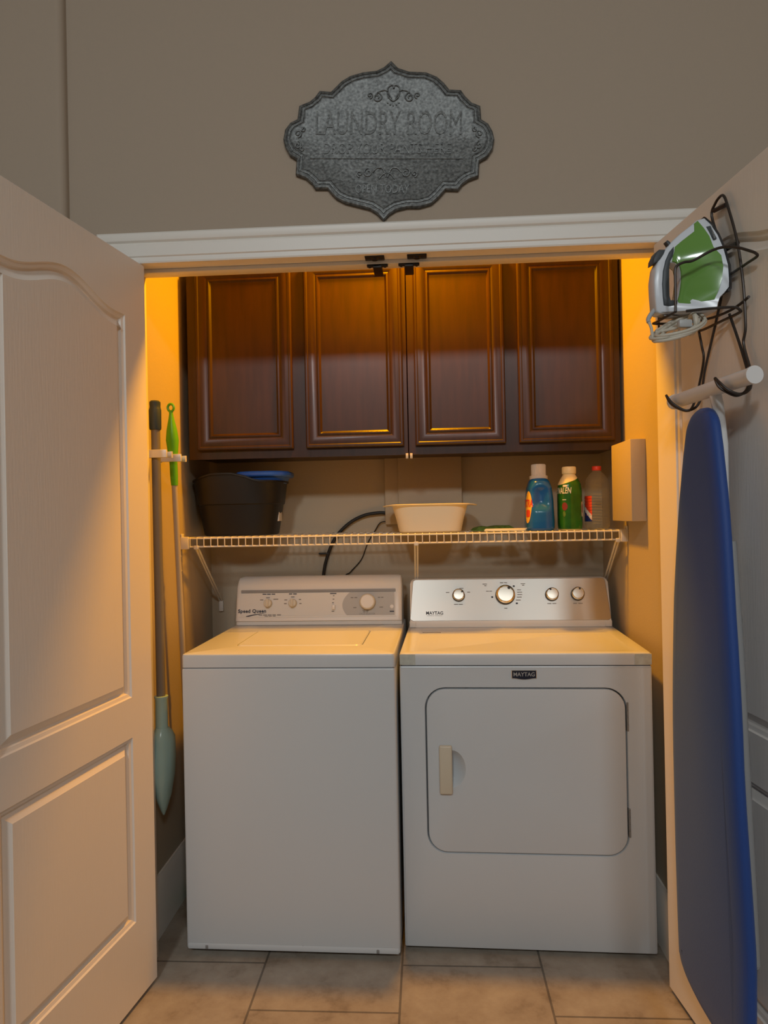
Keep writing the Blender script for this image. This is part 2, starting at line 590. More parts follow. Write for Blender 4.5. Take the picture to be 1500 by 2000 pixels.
# jambs with a stop strip
bm = new_bm()
box(bm, jl, jr, -0.001, WT + 0.001, HEAD, jt, 0.001)
box(bm, jl + 0.02, jr - 0.02, 0.040, 0.076, HEAD - 0.011, HEAD, 0.002)
structure(build('trim_4', bm, M_trim), 'white head jamb with its stop strip')
for nm, xa, xb, sx in (('trim_5', jl, jl + 0.02, 1), ('trim_6', jr - 0.02, jr, -1)):
    bm = new_bm()
    box(bm, xa, xb, 0.002, WT + 0.001, 0, HEAD, 0.001)
    if sx > 0:
        box(bm, xb, xb + 0.011, 0.040, 0.076, 0, HEAD - 0.011, 0.002)
    else:
        box(bm, xa - 0.011, xa, 0.040, 0.076, 0, HEAD - 0.011, 0.002)
    structure(build(nm, bm, M_trim))

# ------------------------------------------------------------------ the two doors
AL, AR = 0.1411, 0.1169
DW = 0.708
def door_outlines(z_flip=False):
    s0, s1 = 0.105, DW - 0.105
    top = []
    n = 28
    for k in range(n + 1):
        s = s1 + (s0 - s1) * k / n
        x = (s - (s0 + s1) / 2)
        ww = 0.205
        z = 1.866 + 0.048 * (0.5 * (1 + cos(pi * x / ww)) if abs(x) < ww else 0.0)
        top.append((s, z))
    upper = [(s0, 0.832), (s1, 0.832)] + top
    lower = [(s0, 0.226), (s1, 0.226), (s1, 0.724), (s0, 0.724)]
    return upper, lower
PAN = [(0.0, 0.0), (0.003, -0.004), (0.011, -0.0065), (0.014, -0.0125), (0.018, -0.0135), (0.036, -0.003), (0.038, -0.001)]
def make_door(name, x, ang, n_sign, label):
    """local x along the door from its hinge, local y the face normal times n_sign; the seen face lies at y = 0."""
    rz = -(pi / 2 + ang) if n_sign > 0 else ang - pi / 2
    e = bpy.data.objects.new(name, None)
    e.location = (x, 0, 0)
    e.rotation_euler = (0, 0, rz)
    COL.objects.link(e)
    structure(e, label)
    z0, z1 = 0.012, 2.033
    bm = new_bm()
    P = lambda q, d: Vector((q[0], n_sign * d, q[1]))
    orect = [(0, z0), (DW, z0), (DW, z1), (0, z1)]
    orect_in = [(0.0015, z0 + 0.0015), (DW - 0.0015, z0 + 0.0015), (DW - 0.0015, z1 - 0.0015), (0.0015, z1 - 0.0015)]
    L = bridge(bm, [[P(q, -0.035) for q in orect], [P(q, -0.0015) for q in orect], [P(q, 0) for q in orect_in]], True, True, False)
    holes = []
    fields = []
    for ol in door_outlines():
        loops = [[P(q, dd) for q in inset(ol, di)] for di, dd in PAN]
        Lh = bridge(bm, loops, True, False, False)
        holes.append(Lh[0])
        fields.append(Lh[-1])
    fill_with_holes(bm, L[-1], holes)
    for f in fields:
        bm.faces.new(f)
    bmesh.ops.recalc_face_normals(bm, faces=bm.faces[:])
    build('door_slab', bm, M_door, e, angle=22)
    bm = new_bm()
    for zc in (0.25, 1.05, 1.80):
        tube(bm, [(0.0, n_sign * -0.040, zc - 0.045), (0.0, n_sign * -0.040, zc + 0.045)], 0.006, 10)
    build('hinge_barrels', bm, M_bronze, e)
    return e
make_door('door_1', XL, AL, 1, 'left white moulded two-panel door swung open past the jamb')
make_door('door_2', XR, AR, -1, 'right white moulded two-panel door carrying the iron rack')

# ball catches on the head jamb
for px0, tx0, lab in ((-0.101, -0.098, 'left dark metal door catch on the head jamb over the cabinets'), (0.018, -0.008, 'right dark metal door catch on the head jamb over the cabinets')):
    t = thing('door_catch', lab, 'door catch', (px0 + 0.0275, 0.02, HEAD), 0, 'door catches on the head jamb')
    bm = bbox(-0.0275, 0.0275, -0.016, 0.016, -0.004, 0.0, 0.0015)
    lathe(bm, [(0.009, -0.008), (0.011, -0.004)], 14)
    build('strike_plate', bm, M_bronze, t)
    ox = tx0 - (px0 + 0.0275)
    bm = bbox(ox, ox + 0.060, 0.0215, 0.0345, -0.017, -0.0115, 0.0015)
    box(bm, ox + 0.017, ox + 0.043, 0.0215, 0.098, -0.0215, -0.0113, 0.002)
    for sx in (0.008, 0.052):
        lathe(bm, [(0.0035, -0.0195), (0.0045, -0.017)], 10, (ox + sx, 0.028, 0))
    build('catch_body', bm, M_bronze, t)

# ------------------------------------------------------------------ wall cabinets
CZ0, CZ1, CF = 1.521, 2.240, 0.528
def cab_door(bm, x0, x1, z0, z1, yf):
    prof = [(0.0, 0.019), (0.0, 0.004), (0.004, 0.0), (0.010, 0.0), (0.013, 0.002), (0.022, 0.001), (0.034, 0.003), (0.043, 0.007), (0.046, 0.005), (0.051, 0.0045), (0.055, 0.009), (0.058, 0.011), (0.062, 0.011)]
    rect = [(x0, z0), (x1, z0), (x1, z1), (x0, z1)]
    loops = [[Vector((q[0], yf + dd, q[1])) for q in inset(rect, di)] for di, dd in prof]
    bridge(bm, loops, True, True, True)
def cabinet(label, x0, x1, doors, clipx):
    t = thing('wall_cabinet', label, 'wall cabinet', ((x0 + x1) / 2, CF, CZ0), 0, 'cherry wall cabinets over the shelf')
    ox, oz = -(x0 + x1) / 2, -CZ0
    def put(nm, bm, m=M_wood, **k):
        bmesh.ops.translate(bm, verts=bm.verts[:], vec=(ox, -CF, oz))
        return build(nm, bm, m, t, **k)
    bm = bbox(x0 + 0.0005, x1 - 0.0005, CF + 0.019, CB - 0.002, CZ0 + 0.012, CZ1)
    put('carcass', bm, angle=20)
    bm = new_bm()
    ws = 0.036
    xs = [(x0, doors[0][0] + 0.013), (doors[0][1] - 0.013, doors[1][0] + 0.013), (doors[1][1] - 0.013, x1)]
    for a, b in xs:
        box(bm, a + 0.0004, b - 0.0004, CF, CF + 0.0188, CZ0, CZ1, 0.0008, 1)
    for a, b in ((xs[0][1], xs[1][0]), (xs[1][1], xs[2][0])):
        box(bm, a - 0.001, b + 0.001, CF + 0.0003, CF + 0.0188, CZ0, CZ0 + 0.045)
        box(bm, a - 0.001, b + 0.001, CF + 0.0003, CF + 0.0188, CZ1 - 0.045, CZ1)
    put('face_frame', bm, angle=20)
    for a, b in doors:
        bm = new_bm()
        cab_door(bm, a, b, CZ0 + 0.031, CZ1 - 0.034, CF - 0.0195)
        put('cabinet_door', bm, angle=20)
    bm = bbox(clipx - 0.0045, clipx + 0.0045, CF - 0.001, CF + 0.02, CZ0 - 0.013, CZ0 + 0.005, 0.001)
    c = put('bumper_clip', bm, M_cream)
    c['label'] = 'small cream plastic clip'
    return t
cabinet('left cherry-stained two-door wall cabinet above the black bin', -0.787, -0.0015, ((-0.752, -0.407), (-0.361, -0.016)), -0.0065)
cabinet('right cherry-stained two-door wall cabinet above the bottles', 0.0005, 0.736, ((0.025, 0.339), (0.386, 0.712)), 0.0085)

# ------------------------------------------------------------------ wire shelf
SF, SZ = 0.50, 1.2455     # front edge y, top of wire deck
def make_shelf():
    t = thing('wire_shelf', 'white wire shelf with ladder-like front edge across the closet', 'shelf', (CL, SF, SZ))
    def put(nm, bm, m=M_wire):
        bmesh.ops.translate(bm, verts=bm.verts[:], vec=(-CL, -SF, -SZ))
        return build(nm, bm, m, t)
    x0, x1 = CL + 0.028, CR - 0.024
    bm = new_bm()
    n = 61
    for k in range(n):
        x = x0 + 0.006 + (x1 - x0 - 0.012) * k / (n - 1)
        tube(bm, [(x, SF, SZ - 0.036), (x, SF, SZ - 0.0045), (x, SF + 0.003, SZ - 0.002), (x, CB - 0.030, SZ - 0.002)], 0.0017, 6)
    put('wire_deck', bm)
    for nm, y, z, r in (('front_rod', SF + 0.004, SZ - 0.0055, 0.0030), ('front_rod', SF + 0.004, SZ - 0.0350, 0.0030), ('back_rod', CB - 0.032, SZ - 0.0055, 0.003), ('middle_rod', SF + 0.18, SZ - 0.0055, 0.003)):
        bm = new_bm()
        tube(bm, [(x0, y, z), (x1, y, z)], r, 8)
        put(nm, bm)
    for xa, xb in ((CL, x0 + 0.002), (x1 - 0.002, CR)):
        bm = bbox(xa, xb, SF - 0.005, SF + 0.012, SZ - 0.043, SZ + 0.001, 0.003)
        xm = xa + 0.004 if xa < 0 else xb - 0.004
        box(bm, xm - 0.003, xm + 0.003, SF - 0.004, SF + 0.02, SZ - 0.002, SZ + 0.012, 0.002)
        put('end_bracket', bm, M_whitepl)
    for xf, xw in ((-0.760, -0.776), (0.020, 0.012), (0.711, 0.730)):
        bm = new_bm()
        a, b = Vector((xf, SF + 0.006, SZ - 0.036)), Vector((xw, CB - 0.006, 0.975))
        for s in (-1, 1):
            o = Vector((0.0045 * s, 0, 0))
            tube(bm, [a + o, b + o], 0.0035, 6)
        box(bm, xf - 0.008, xf + 0.008, SF - 0.001, SF + 0.012, SZ - 0.044, SZ - 0.030, 0.002)
        br = put('support_brace', bm)
        bm = bbox(xw - 0.009, xw + 0.009, CB - 0.012, CB - 0.0002, 0.935, 0.980, 0.003)
        c = build('wall_clip', bm, M_whitepl, br)
        c.location = (-CL, -SF, -SZ)
make_shelf()

# ------------------------------------------------------------------ washer
def prints(name, rows, h, M, m, parent, gap):
    """tiny printed words, each run of words a mesh of its own."""
    for x, z, n, wd in rows:
        bm = new_bm()
        dashes(bm, x, z, n, wd, h, M, gap)
        build(name, bm, m, parent)

def dashes(bm, x, z, n, wd, h, M, gap=0.3):
    """a run of tiny printed words joined by a hairline."""
    rnd = random.Random(int(x * 1e4) + n)
    cur = x - wd / 2
    step = wd / n
    for k in range(n):
        l = step * (1 - gap * rnd.uniform(0.5, 1.2))
        vs = [M @ Vector(q) for q in ((cur, z - h / 2, 0), (cur + l, z - h / 2, 0), (cur + l, z + h / 2, 0), (cur, z + h / 2, 0))]
        bm.faces.new([bm.verts.new(v) for v in vs])
        cur += step

def knob(name, parent, M, u, v, r, h, m, skirt=None, m2=None, grip=False):
    bm = new_bm()
    lathe(bm, [(r, 0.0), (r, h * 0.35), (r * 0.96, h * 0.85), (r * 0.86, h)], 28, (u, v, 0), M)
    if grip:
        box(bm, u - r * 0.22, u + r * 0.22, v - r * 0.95, v + r * 0.95, h * 0.6, h * 1.5, r * 0.12, 2, M)
    k = build(name, bm, m, parent)
    if skirt:
        bm = new_bm()
        lathe(bm, [(r * 0.80, h * 0.9), (r * 0.78, h + 0.0012)], 28, (u, v, 0), M)
        build('knob_cap', bm, m2, k)
    return k

def make_washer():
    W, D, ZT, ZS = 0.642, 0.700, 0.9045, 0.8635
    t = thing('washing_machine', 'white top-loading washing machine on the left under the black bin', 'washing machine', (-0.6859, 0.1178, 0), -0.0194)
    bm = new_bm()
    box(bm, 0.0, W, 0.0, D, 0.022, ZS - 0.002, 0.006, 3)
    build('cabinet', bm, M_washer, t)
    bm = new_bm()
    box(bm, 0.004, W - 0.004, -0.0012, 0.02, 0.022, 0.040, 0.003)
    toe = build('toe_rail', bm, M_white, t)
    for x in (0.062, W - 0.066):
        bm = new_bm()
        box(bm, x - 0.0045, x + 0.0045, -0.0028, 0.005, 0.023, 0.035, 0.002)
        build('clip_slot', bm, M_grey, toe)
    for x in (0.06, W - 0.06):
        for y in (0.06, D - 0.06):
            bm = new_bm()
            lathe(bm, [(0.02, 0.0), (0.02, 0.012), (0.008, 0.014), (0.008, 0.024)], 16, (x, y, 0))
            build('foot', bm, M_black, t)
    bm = new_bm()
    box(bm, 0.004, W - 0.004, 0.004, D - 0.004, ZS - 0.004, ZS + 0.002)
    build('seam', bm, M_dark, t)
    # top with a sunken lid opening
    bm = new_bm()
    lid = rrect(0.128, 0.533, 0.128, 0.420, 0.022, 5)
    lidp = [(x, y) for x, y in lid]
    zf = lambda P, z: [Vector((q[0], q[1], z)) for q in P]
    orc = rrect(0.0, W, 0.0, D, 0.010, 4)
    orci = inset(orc, 0.006)
    L = bridge(bm, [zf(orc, ZS), zf(orc, ZT - 0.007), zf(inset(orc, 0.0018), ZT - 0.0022), zf(orci, ZT)], True, True, False)
    Lh = bridge(bm, [zf(lidp, ZT), zf(inset(lidp, 0.002), ZT - 0.010)], True, False, True)
    fill_with_holes(bm, L[-1], [Lh[0]])
    build('top_panel', bm, M_white, t)
    bm = new_bm()
    li = inset(lidp, 0.0035)
    bridge(bm, [zf(li, ZT - 0.0095), zf(li, ZT - 0.001), zf(inset(li, 0.003), ZT + 0.0016)], True, True, True)
    build('lid', bm, M_white, t)
    # console
    y0, zb = 0.548, ZT + 0.001
    tilt = radians(11)
    H = 0.176
    prof = [(y0 + 0.004, zb), (y0 + 0.004, zb + 0.014), (y0 - 0.002, zb + 0.016), (y0 - 0.002 + (H - 0.028) * math.tan(tilt), zb + H - 0.028), (y0 + 0.042, zb + H - 0.010), (y0 + 0.058, zb + H), (y0 + 0.10, zb + H), (y0 + 0.135, zb + H - 0.03), (y0 + 0.145, zb)]
    xs = [(0.008, 0.90), (0.012, 0.97), (0.022, 1.0), (W - 0.022, 1.0), (W - 0.012, 0.97), (W - 0.008, 0.90)]
    bm = new_bm()
    yc, zc = y0 + 0.07, zb
    bridge(bm, [[Vector((x, yc + (p[0] - yc) * (0.92 + 0.08 * (s - 0.9) / 0.1), zc + (p[1] - zc) * (0.94 + 0.06 * (s - 0.9) / 0.1))) for p in prof] for x, s in xs], True, True, True)
    con = build('console', bm, M_whitepl, t)
    M = frame((0.0, y0 - 0.002, zb + 0.016), (1, 0, 0), (0, sin(tilt), cos(tilt)))
    def slab(nm, poly, d0, d1, m, par=con):
        bm = new_bm()
        A = [M @ Vector((p[0], p[1], d0)) for p in poly]
        B = [M @ Vector((p[0], p[1], d1)) for p in poly]
        bridge(bm, [A, B], True, True, True)
        return build(nm, bm, m, par, angle=20)
    slab('control_panel', rrect(0.026, W - 0.030, 0.019, 0.104, 0.003, 3), -0.002, 0.0008, M_panel)
    slab('trim_strip', rrect(0.026, W - 0.030, 0.106, 0.116, 0.002, 3), -0.002, 0.0010, M_grey)
    slab('lower_bead', rrect(0.024, W - 0.028, 0.0135, 0.0165, 0.001, 2), -0.002, 0.0016, M_whitepl)
    cyc = [(W - 0.034, 0.019), (W - 0.034, 0.104)] + [(0.408 + 0.022 * (1 - (2 * k / 10 - 1) ** 2) * -1 + 0.022 + 0.010 * (1 - k / 10), 0.104 - 0.085 * k / 10) for k in range(11)]
    slab('cycle_panel', cyc, 0.0006, 0.0012, M_lgrey)
    kM = M @ Matrix.Translation((0, 0, 0.001))
    for u in (0.132, 0.226):
        knob('selector_knob', con, kM, u, 0.066, 0.0155, 0.016, M_cream, grip=True)
    knob('timer_knob', con, kM, 0.508, 0.068, 0.030, 0.020, M_cream, True, M_whitepl)
    bm = new_bm()
    box(bm, 0.374, 0.386, 0.040, 0.058, 0.0, 0.008, 0.002, 2, kM)
    build('rocker_switch', bm, M_whitepl, con)
    bm = new_bm()
    lathe(bm, [(0.007, 0), (0.007, 0.002)], 16, (0.598, 0.050, 0), kM)
    build('indicator_button', bm, M_whitepl, con)
    tM = M @ Matrix.Translation((0, 0, 0.0014))
    text_on('brand_text', 'Speed Queen', 0.0180, tM @ Matrix.Translation((0.071, 0.037, 0)), M_ink, con, 1.0, offset=0.0006, space=1.1)
    bm = new_bm()
    top = [(0.048 + 0.075 * k / 12, 0.019 + 0.010 * sin(pi * 0.5 * k / 12)) for k in range(13)]
    bot = [(p[0], p[1] - 0.0048 * (1 - k / 12) ** 0.8 - 0.0002) for k, p in enumerate(top)]
    vs = [[bm.verts.new(tM @ Vector((q[0], q[1], 0))) for q in r] for r in (top, bot)]
    for k in range(12):
        bm.faces.new((vs[0][k], vs[0][k + 1], vs[1][k + 1], vs[1][k]))
    build('brand_swoosh', bm, M_ink, con)
    prints('heading_print', ((0.135, 0.100, 3, 0.052), (0.226, 0.100, 2, 0.032), (0.380, 0.100, 1, 0.028)), 0.0034, tM, M_ink, con, 0.2)
    prints('dial_print', ((0.108, 0.079, 1, 0.016), (0.132, 0.087, 1, 0.018), (0.162, 0.081, 1, 0.022), (0.200, 0.078, 1, 0.014), (0.226, 0.089, 1, 0.016), (0.254, 0.079, 1, 0.012),
                          (0.198, 0.064, 1, 0.012), (0.256, 0.064, 1, 0.012), (0.140, 0.0225, 5, 0.088), (0.142, 0.0175, 3, 0.046), (0.381, 0.092, 1, 0.007), (0.380, 0.079, 1, 0.008),
                          (0.378, 0.066, 1, 0.008), (0.379, 0.034, 1, 0.013), (0.458, 0.084, 2, 0.028), (0.558, 0.084, 2, 0.024), (0.462, 0.047, 1, 0.016), (0.560, 0.048, 1, 0.016),
                          (0.502, 0.036, 2, 0.026), (0.502, 0.031, 2, 0.022)), 0.0030, tM, M_ink2, con, 0.25)
    text_on('cycle_print', 'CYCLE SELECTOR', 0.0075, tM @ Matrix.Translation((0.506, 0.0235, 0)), M_ink2, con)
    bm = new_bm()
    box(bm, 0.590, 0.606, 0.030, 0.034, -0.0005, 0.0003, 0, 1, tM)
    build('corner_mark', bm, M_ink, con)
make_washer()

# ------------------------------------------------------------------ dryer
def make_dryer():
    W, D, ZT, ZS = 0.737, 0.690, 0.8945, 0.8585
    t = thing('clothes_dryer', 'white front-loading clothes dryer with stainless control panel on the right', 'clothes dryer', (-0.0325, 0.155, 0), -0.030)
    zf = lambda P, y: [Vector((q[0], y, q[1])) for q in P]
    bm = new_bm()
    orc = rrect(0.0, W, 0.016, ZS - 0.002, 0.004, 3)
    hole = rrect(0.073, 0.664, 0.297, 0.793, 0.062, 8)
    L = bridge(bm, [zf(orc, D), zf(orc, 0.006), zf(inset(orc, 0.0018), 0.0018), zf(inset(orc, 0.006), 0.0)], True, True, False)
    Lh = bridge(bm, [zf(hole, 0.0), zf(inset(hole, 0.0015), 0.003), zf(inset(hole, 0.0018), 0.030)], True, False, True)
    fill_with_holes(bm, L[-1], [Lh[0]])
    build('cabinet', bm, M_white, t)
    for x in (0.06, W - 0.06):
        for y in (0.06, D - 0.06):
            bm = new_bm()
            lathe(bm, [(0.02, 0.0), (0.02, 0.010), (0.008, 0.012), (0.008, 0.018)], 16, (x, y, 0))
            build('foot', bm, M_black, t)
    bm = bbox(0.004, W - 0.004, 0.004, D - 0.004, ZS - 0.004, ZS + 0.001)
    build('seam', bm, M_dark, t)
    # top with shallow tray
    bm = new_bm()
    zz = lambda P, z: [Vector((q[0], q[1], z)) for q in P]
    o2 = rrect(0.0, W, 0.0, D, 0.012, 4)
    tray = rrect(0.040, W - 0.040, 0.035, 0.445, 0.012, 4)
    L = bridge(bm, [zz(o2, ZS), zz(o2, ZT - 0.006), zz(inset(o2, 0.0018), ZT - 0.0018), zz(inset(o2, 0.006), ZT)], True, True, False)
    Lh = bridge(bm, [zz(tray, ZT), zz(inset(tray, 0.004), ZT - 0.0015), zz(inset(tray, 0.012), ZT - 0.004)], True, False, True)
    fill_with_holes(bm, L[-1], [Lh[0]])
    top = build('top_panel', bm, M_white, t)
    bm = bbox(0.056, 0.121, 0.392, 0.4, ZT - 0.004, ZT - 0.003)
    build('lint_screen_slot', bm, M_grey, top)
    for xa, xb, lab in ((0.0015, 0.048, None), (0.688, W - 0.0005, None)):
        bm = bbox(xa, xb, -0.0006, 0.01, ZS + 0.001, ZT - 0.003, 0.0004, 1)
        c = build('corner_tape', bm, M_tape, top)
        c['label'] = 'yellowed strip of tape'
    # door
    do = inset(hole, 0.0055)
    bm = new_bm()
    cup = []
    for k in range(13):
        a = radians(90 - 180 * k / 12)
        cup.append((0.150 + 0.042 * cos(a), 0.5505 + 0.056 * sin(a)))
    cup = [(0.128, 0.6065)] + cup + [(0.128, 0.4945)]
    L = bridge(bm, [zf(do, 0.028), zf(do, 0.0015), zf(inset(do, 0.0012), -0.0012), zf(inset(do, 0.005), -0.0022)], True, True, False)
    cc = [sum(q[0] for q in cup) / len(cup), sum(q[1] for q in cup) / len(cup)]
    sc = lambda f: [((q[0] - 0.135) * f + 0.135, (q[1] - 0.5505) * f + 0.5505) for q in cup]
    Lh = bridge(bm, [zf(cup, -0.0022), zf(sc(0.94), 0.001), zf(sc(0.78), 0.010), zf(sc(0.5), 0.019), zf(sc(0.2), 0.022)], True, False, True)
    fill_with_holes(bm, L[-1], [Lh[0]])
    dr = build('dryer_door', bm, M_white, t, angle=30)
    bm = bbox(0.114, 0.152, -0.016, 0.0, 0.478, 0.622, 0.005, 3)
    h = build('handle', bm, M_cream, dr)
    h['label'] = 'cream plastic pull handle'
    for z in (0.665, 0.355):
        bm = new_bm()
        box(bm, 0.6615, 0.6675, -0.0015, 0.012, z, z + 0.085, 0.001)
        for k in range(4):
            tube(bm, [(0.6645, -0.0015, z + 0.004 + k * 0.0205), (0.6645, -0.0015, z + 0.0195 + k * 0.0205)], 0.0028, 8)
        build('hinge', bm, M_grey, dr)
    # badge
    bm = new_bm()
    poly = [(0.332, 0.844), (0.332, 0.8195), (0.345, 0.8185)] + [(0.345 + 0.047 * k / 8, 0.8185 - 0.0028 * sin(pi * k / 8)) for k in range(1, 8)] + [(0.392, 0.8185), (0.405, 0.8195), (0.405, 0.844)]
    bridge(bm, [zf(poly, 0.001), zf(poly, -0.002), zf(inset(poly, 0.0012), -0.003)], True, True, True)
    bd = build('badge', bm, M_chrome, t)
    bm = new_bm()
    pi2 = inset(poly, 0.0016)
    bridge(bm, [zf(pi2, -0.0028), zf(pi2, -0.0034)], True, True, True)
    build('badge_field', bm, M_badge, bd)
    text_on('badge_text', 'MAYTAG', 0.0165, frame((0.3685, -0.0037, 0.8315), (1, 0, 0), (0, 0, 1)), M_lgrey, bd, 0.95, offset=0.0002)
    # console
    y0, zb = 0.480, ZT + 0.001
    tilt = radians(19)
    H = 0.172
    dy = lambda z: (z - 0.024) * math.tan(tilt)
    prof = [(y0, zb), (y0, zb + 0.022), (y0 + 0.001, zb + 0.024), (y0 + dy(H - 0.006), zb + H - 0.006), (y0 + dy(H) + 0.006, zb + H), (y0 + dy(H) + 0.03, zb + H), (0.672, zb + 0.05), (0.672, zb)]
    bm = new_bm()
    bridge(bm, [[Vector((x, y0 + (p[0] - y0), zb + (p[1] - zb) * s)) for p in prof] for x, s in ((0.008, 0.93), (0.014, 0.975), (0.026, 1.0), (W - 0.026, 1.0), (W - 0.014, 0.975), (W - 0.008, 0.93))], True, True, True)
    con = build('console', bm, M_whitepl, t)
    for xa, xb in ((0.006, 0.030), (W - 0.030, W - 0.006)):
        bm = bbox(xa, xb, y0 - 0.002, y0 + 0.05, zb, zb + 0.022, 0.002)
        build('end_cap', bm, M_whitepl, con)
    M = frame((0.0, y0 + 0.001, zb + 0.024), (1, 0, 0), (0, sin(tilt), cos(tilt)))
    fl = (H - 0.026) / cos(tilt)
    face = [(0.008, 0.006), (0.018, -0.001), (W - 0.018, -0.001), (W - 0.008, 0.006)] + [(W - 0.030 + 0.012 * cos(radians(a)) , fl - 0.012 + 0.012 * sin(radians(a))) for a in (0, 30, 60, 90)] + [(0.030 - 0.012 * cos(radians(a)), fl - 0.012 + 0.012 * sin(radians(a))) for a in (90, 60, 30, 0)]
    bm = new_bm()
    bridge(bm, [[M @ Vector((q[0], q[1], dz)) for q in pp] for pp, dz in ((face, -0.004), (face, 0.0006), (inset(face, 0.0012), 0.0016))], True, True, True)
    uvl = bm.loops.layers.uv.new('brush')
    for f_ in bm.faces:
        for lp_ in f_.loops:
            lp_[uvl].uv = (lp_.vert.co.x, lp_.vert.co.z)
    fc = build('steel_fascia', bm, M_steel, con, angle=20)
    kM = M @ Matrix.Translation((0, 0, 0.0016))
    for u, v, r, h, pa in ((0.187, 0.093, 0.0225, 0.018, 40), (0.357, 0.093, 0.0345, 0.022, 60), (0.525, 0.093, 0.0235, 0.018, 110), (0.617, 0.094, 0.0235, 0.018, 70)):
        bm = new_bm()
        lathe(bm, [(r * 1.04, 0.0), (r, 0.004), (r * 0.99, h * 0.8)], 36, (u, v, 0), kM)
        k = build('control_knob', bm, M_iron_d, con)
        bm = new_bm()
        lathe(bm, [(r * 0.985, h * 0.7), (r * 0.97, h), (r * 0.86, h + 0.0022), (r * 0.80, h + 0.001)], 36, (u, v, 0), kM)
        build('chrome_ring', bm, M_chrome, k)
        bm = new_bm()
        lathe(bm, [(r * 0.79, h), (r * 0.78, h + 0.0018), (r * 0.5, h + 0.0024)], 36, (u, v, 0), kM)
        build('knob_face', bm, M_knobface, k)
        bm = new_bm()
        a = radians(pa)
        lathe(bm, [(r * 0.16, h + 0.001), (r * 0.14, h + 0.0032)], 10, (u + r * 0.72 * cos(a), v + r * 0.72 * sin(a), 0), kM)
        build('pointer', bm, M_dark, k)
    tM = M @ Matrix.Translation((0, 0, 0.0020))
    text_on('brand_text', 'MAYTAG', 0.0165, tM @ Matrix.Translation((0.098, 0.028, 0)), M_ink, con, 0.95, offset=0.0004)
    text_on('brand_line', 'COMMERCIAL TECHNOLOGY', 0.0050, tM @ Matrix.Translation((0.098, 0.0185, 0)), M_ink2, con, 0.85)
    prints('dial_print', ((0.148, 0.105, 1, 0.014), (0.225, 0.105, 1, 0.012), (0.200, 0.120, 1, 0.018), (0.187, 0.060, 2, 0.034), (0.285, 0.135, 1, 0.018), (0.287, 0.129, 1, 0.010),
                          (0.425, 0.135, 1, 0.020), (0.425, 0.129, 1, 0.010), (0.355, 0.139, 2, 0.030), (0.300, 0.108, 2, 0.024), (0.410, 0.112, 1, 0.018), (0.412, 0.103, 1, 0.022),
                          (0.412, 0.094, 1, 0.022), (0.410, 0.085, 1, 0.022), (0.406, 0.074, 1, 0.022), (0.358, 0.044, 1, 0.014), (0.525, 0.060, 2, 0.036), (0.617, 0.060, 2, 0.036)), 0.0026, tM, M_ink2, con, 0.2)
    prints('dial_mark', ((0.390, 0.126, 1, 0.008), (0.310, 0.086, 1, 0.008), (0.398, 0.062, 1, 0.008)), 0.0060, tM, M_ink, con, 0.1)
make_dryer()

# ------------------------------------------------------------------ things on the shelf
def oval(cx, cy, rx, ry, z, n=40, e=3.0):
    out = []
    for k in range(n):
        a = 2 * pi * k / n
        c, s = cos(a), sin(a)
        out.append(Vector((cx + rx * math.copysign(abs(c) ** (2 / e), c), cy + ry * math.copysign(abs(s) ** (2 / e), s), z)))
    return out

def make_bin():
    cx, cy = -0.637, 0.675
    t = thing('storage_bucket', 'black tapered plastic bucket at the left end of the wire shelf', 'bucket', (cx, cy, SZ))
    def rim(p):
        x = p.x
        k = max(0.0, min(1.0, (x + 0.17) / 0.11))
        d = max(0.0, min(1.0, (x - 0.005) / 0.10))
        sm = lambda q: q * q * (3 - 2 * q)
        return 0.205 + 0.022 * sm(k) - 0.028 * sm(d)
    bm = new_bm()
    outer = [(0.128, 0.105, 0.0), (0.134, 0.110, 0.004), (0.152, 0.128, 0.112), (0.157, 0.133, 0.116), (0.166, 0.142, 0.19)]
    loops = [oval(0, 0, a, b, z) for a, b, z in outer]
    lip = [(0.168, 0.144, -0.006), (0.172, 0.149, -0.006), (0.172, 0.149, 0.0), (0.163, 0.139, 0.001), (0.158, 0.134, -0.02)]
    for a, b, dz in lip:
        lp = oval(0, 0, a, b, 0)
        loops.append([Vector((p.x, p.y, rim(p) + dz)) for p in lp])
    loops += [oval(0, 0, 0.150, 0.126, 0.112), oval(0, 0, 0.125, 0.10, 0.006)]
    bridge(bm, loops, True, True, True)
    build('bucket_body', bm, M_bin, t)
    bm = new_bm()
    box(bm, 0.139, 0.1465, -0.030, 0.03, 0.05, 0.105, 0.002)
    build('pale_strip', bm, M_whitepl, t)  # pale upright strip on the bucket's right side
    t2 = thing('plastic_tray', 'blue plastic tray with rolled rim resting in the black bucket', 'tray', (-0.545, 0.675, SZ + 0.195))
    bm = new_bm()
    loops = [oval(0, 0, 0.070, 0.075, -0.010), oval(0, 0, 0.078, 0.083, 0.0), oval(0, 0, 0.086, 0.095, 0.018), oval(0, 0, 0.098, 0.104, 0.019), oval(0, 0, 0.103, 0.108, 0.024),
             oval(0, 0, 0.103, 0.108, 0.033), oval(0, 0, 0.098, 0.104, 0.038), oval(0, 0, 0.088, 0.095, 0.037), oval(0, 0, 0.080, 0.086, 0.012)]
    bridge(bm, loops, True, True, True)
    build('tray_shell', bm, M_blue_tray, t2)
make_bin()

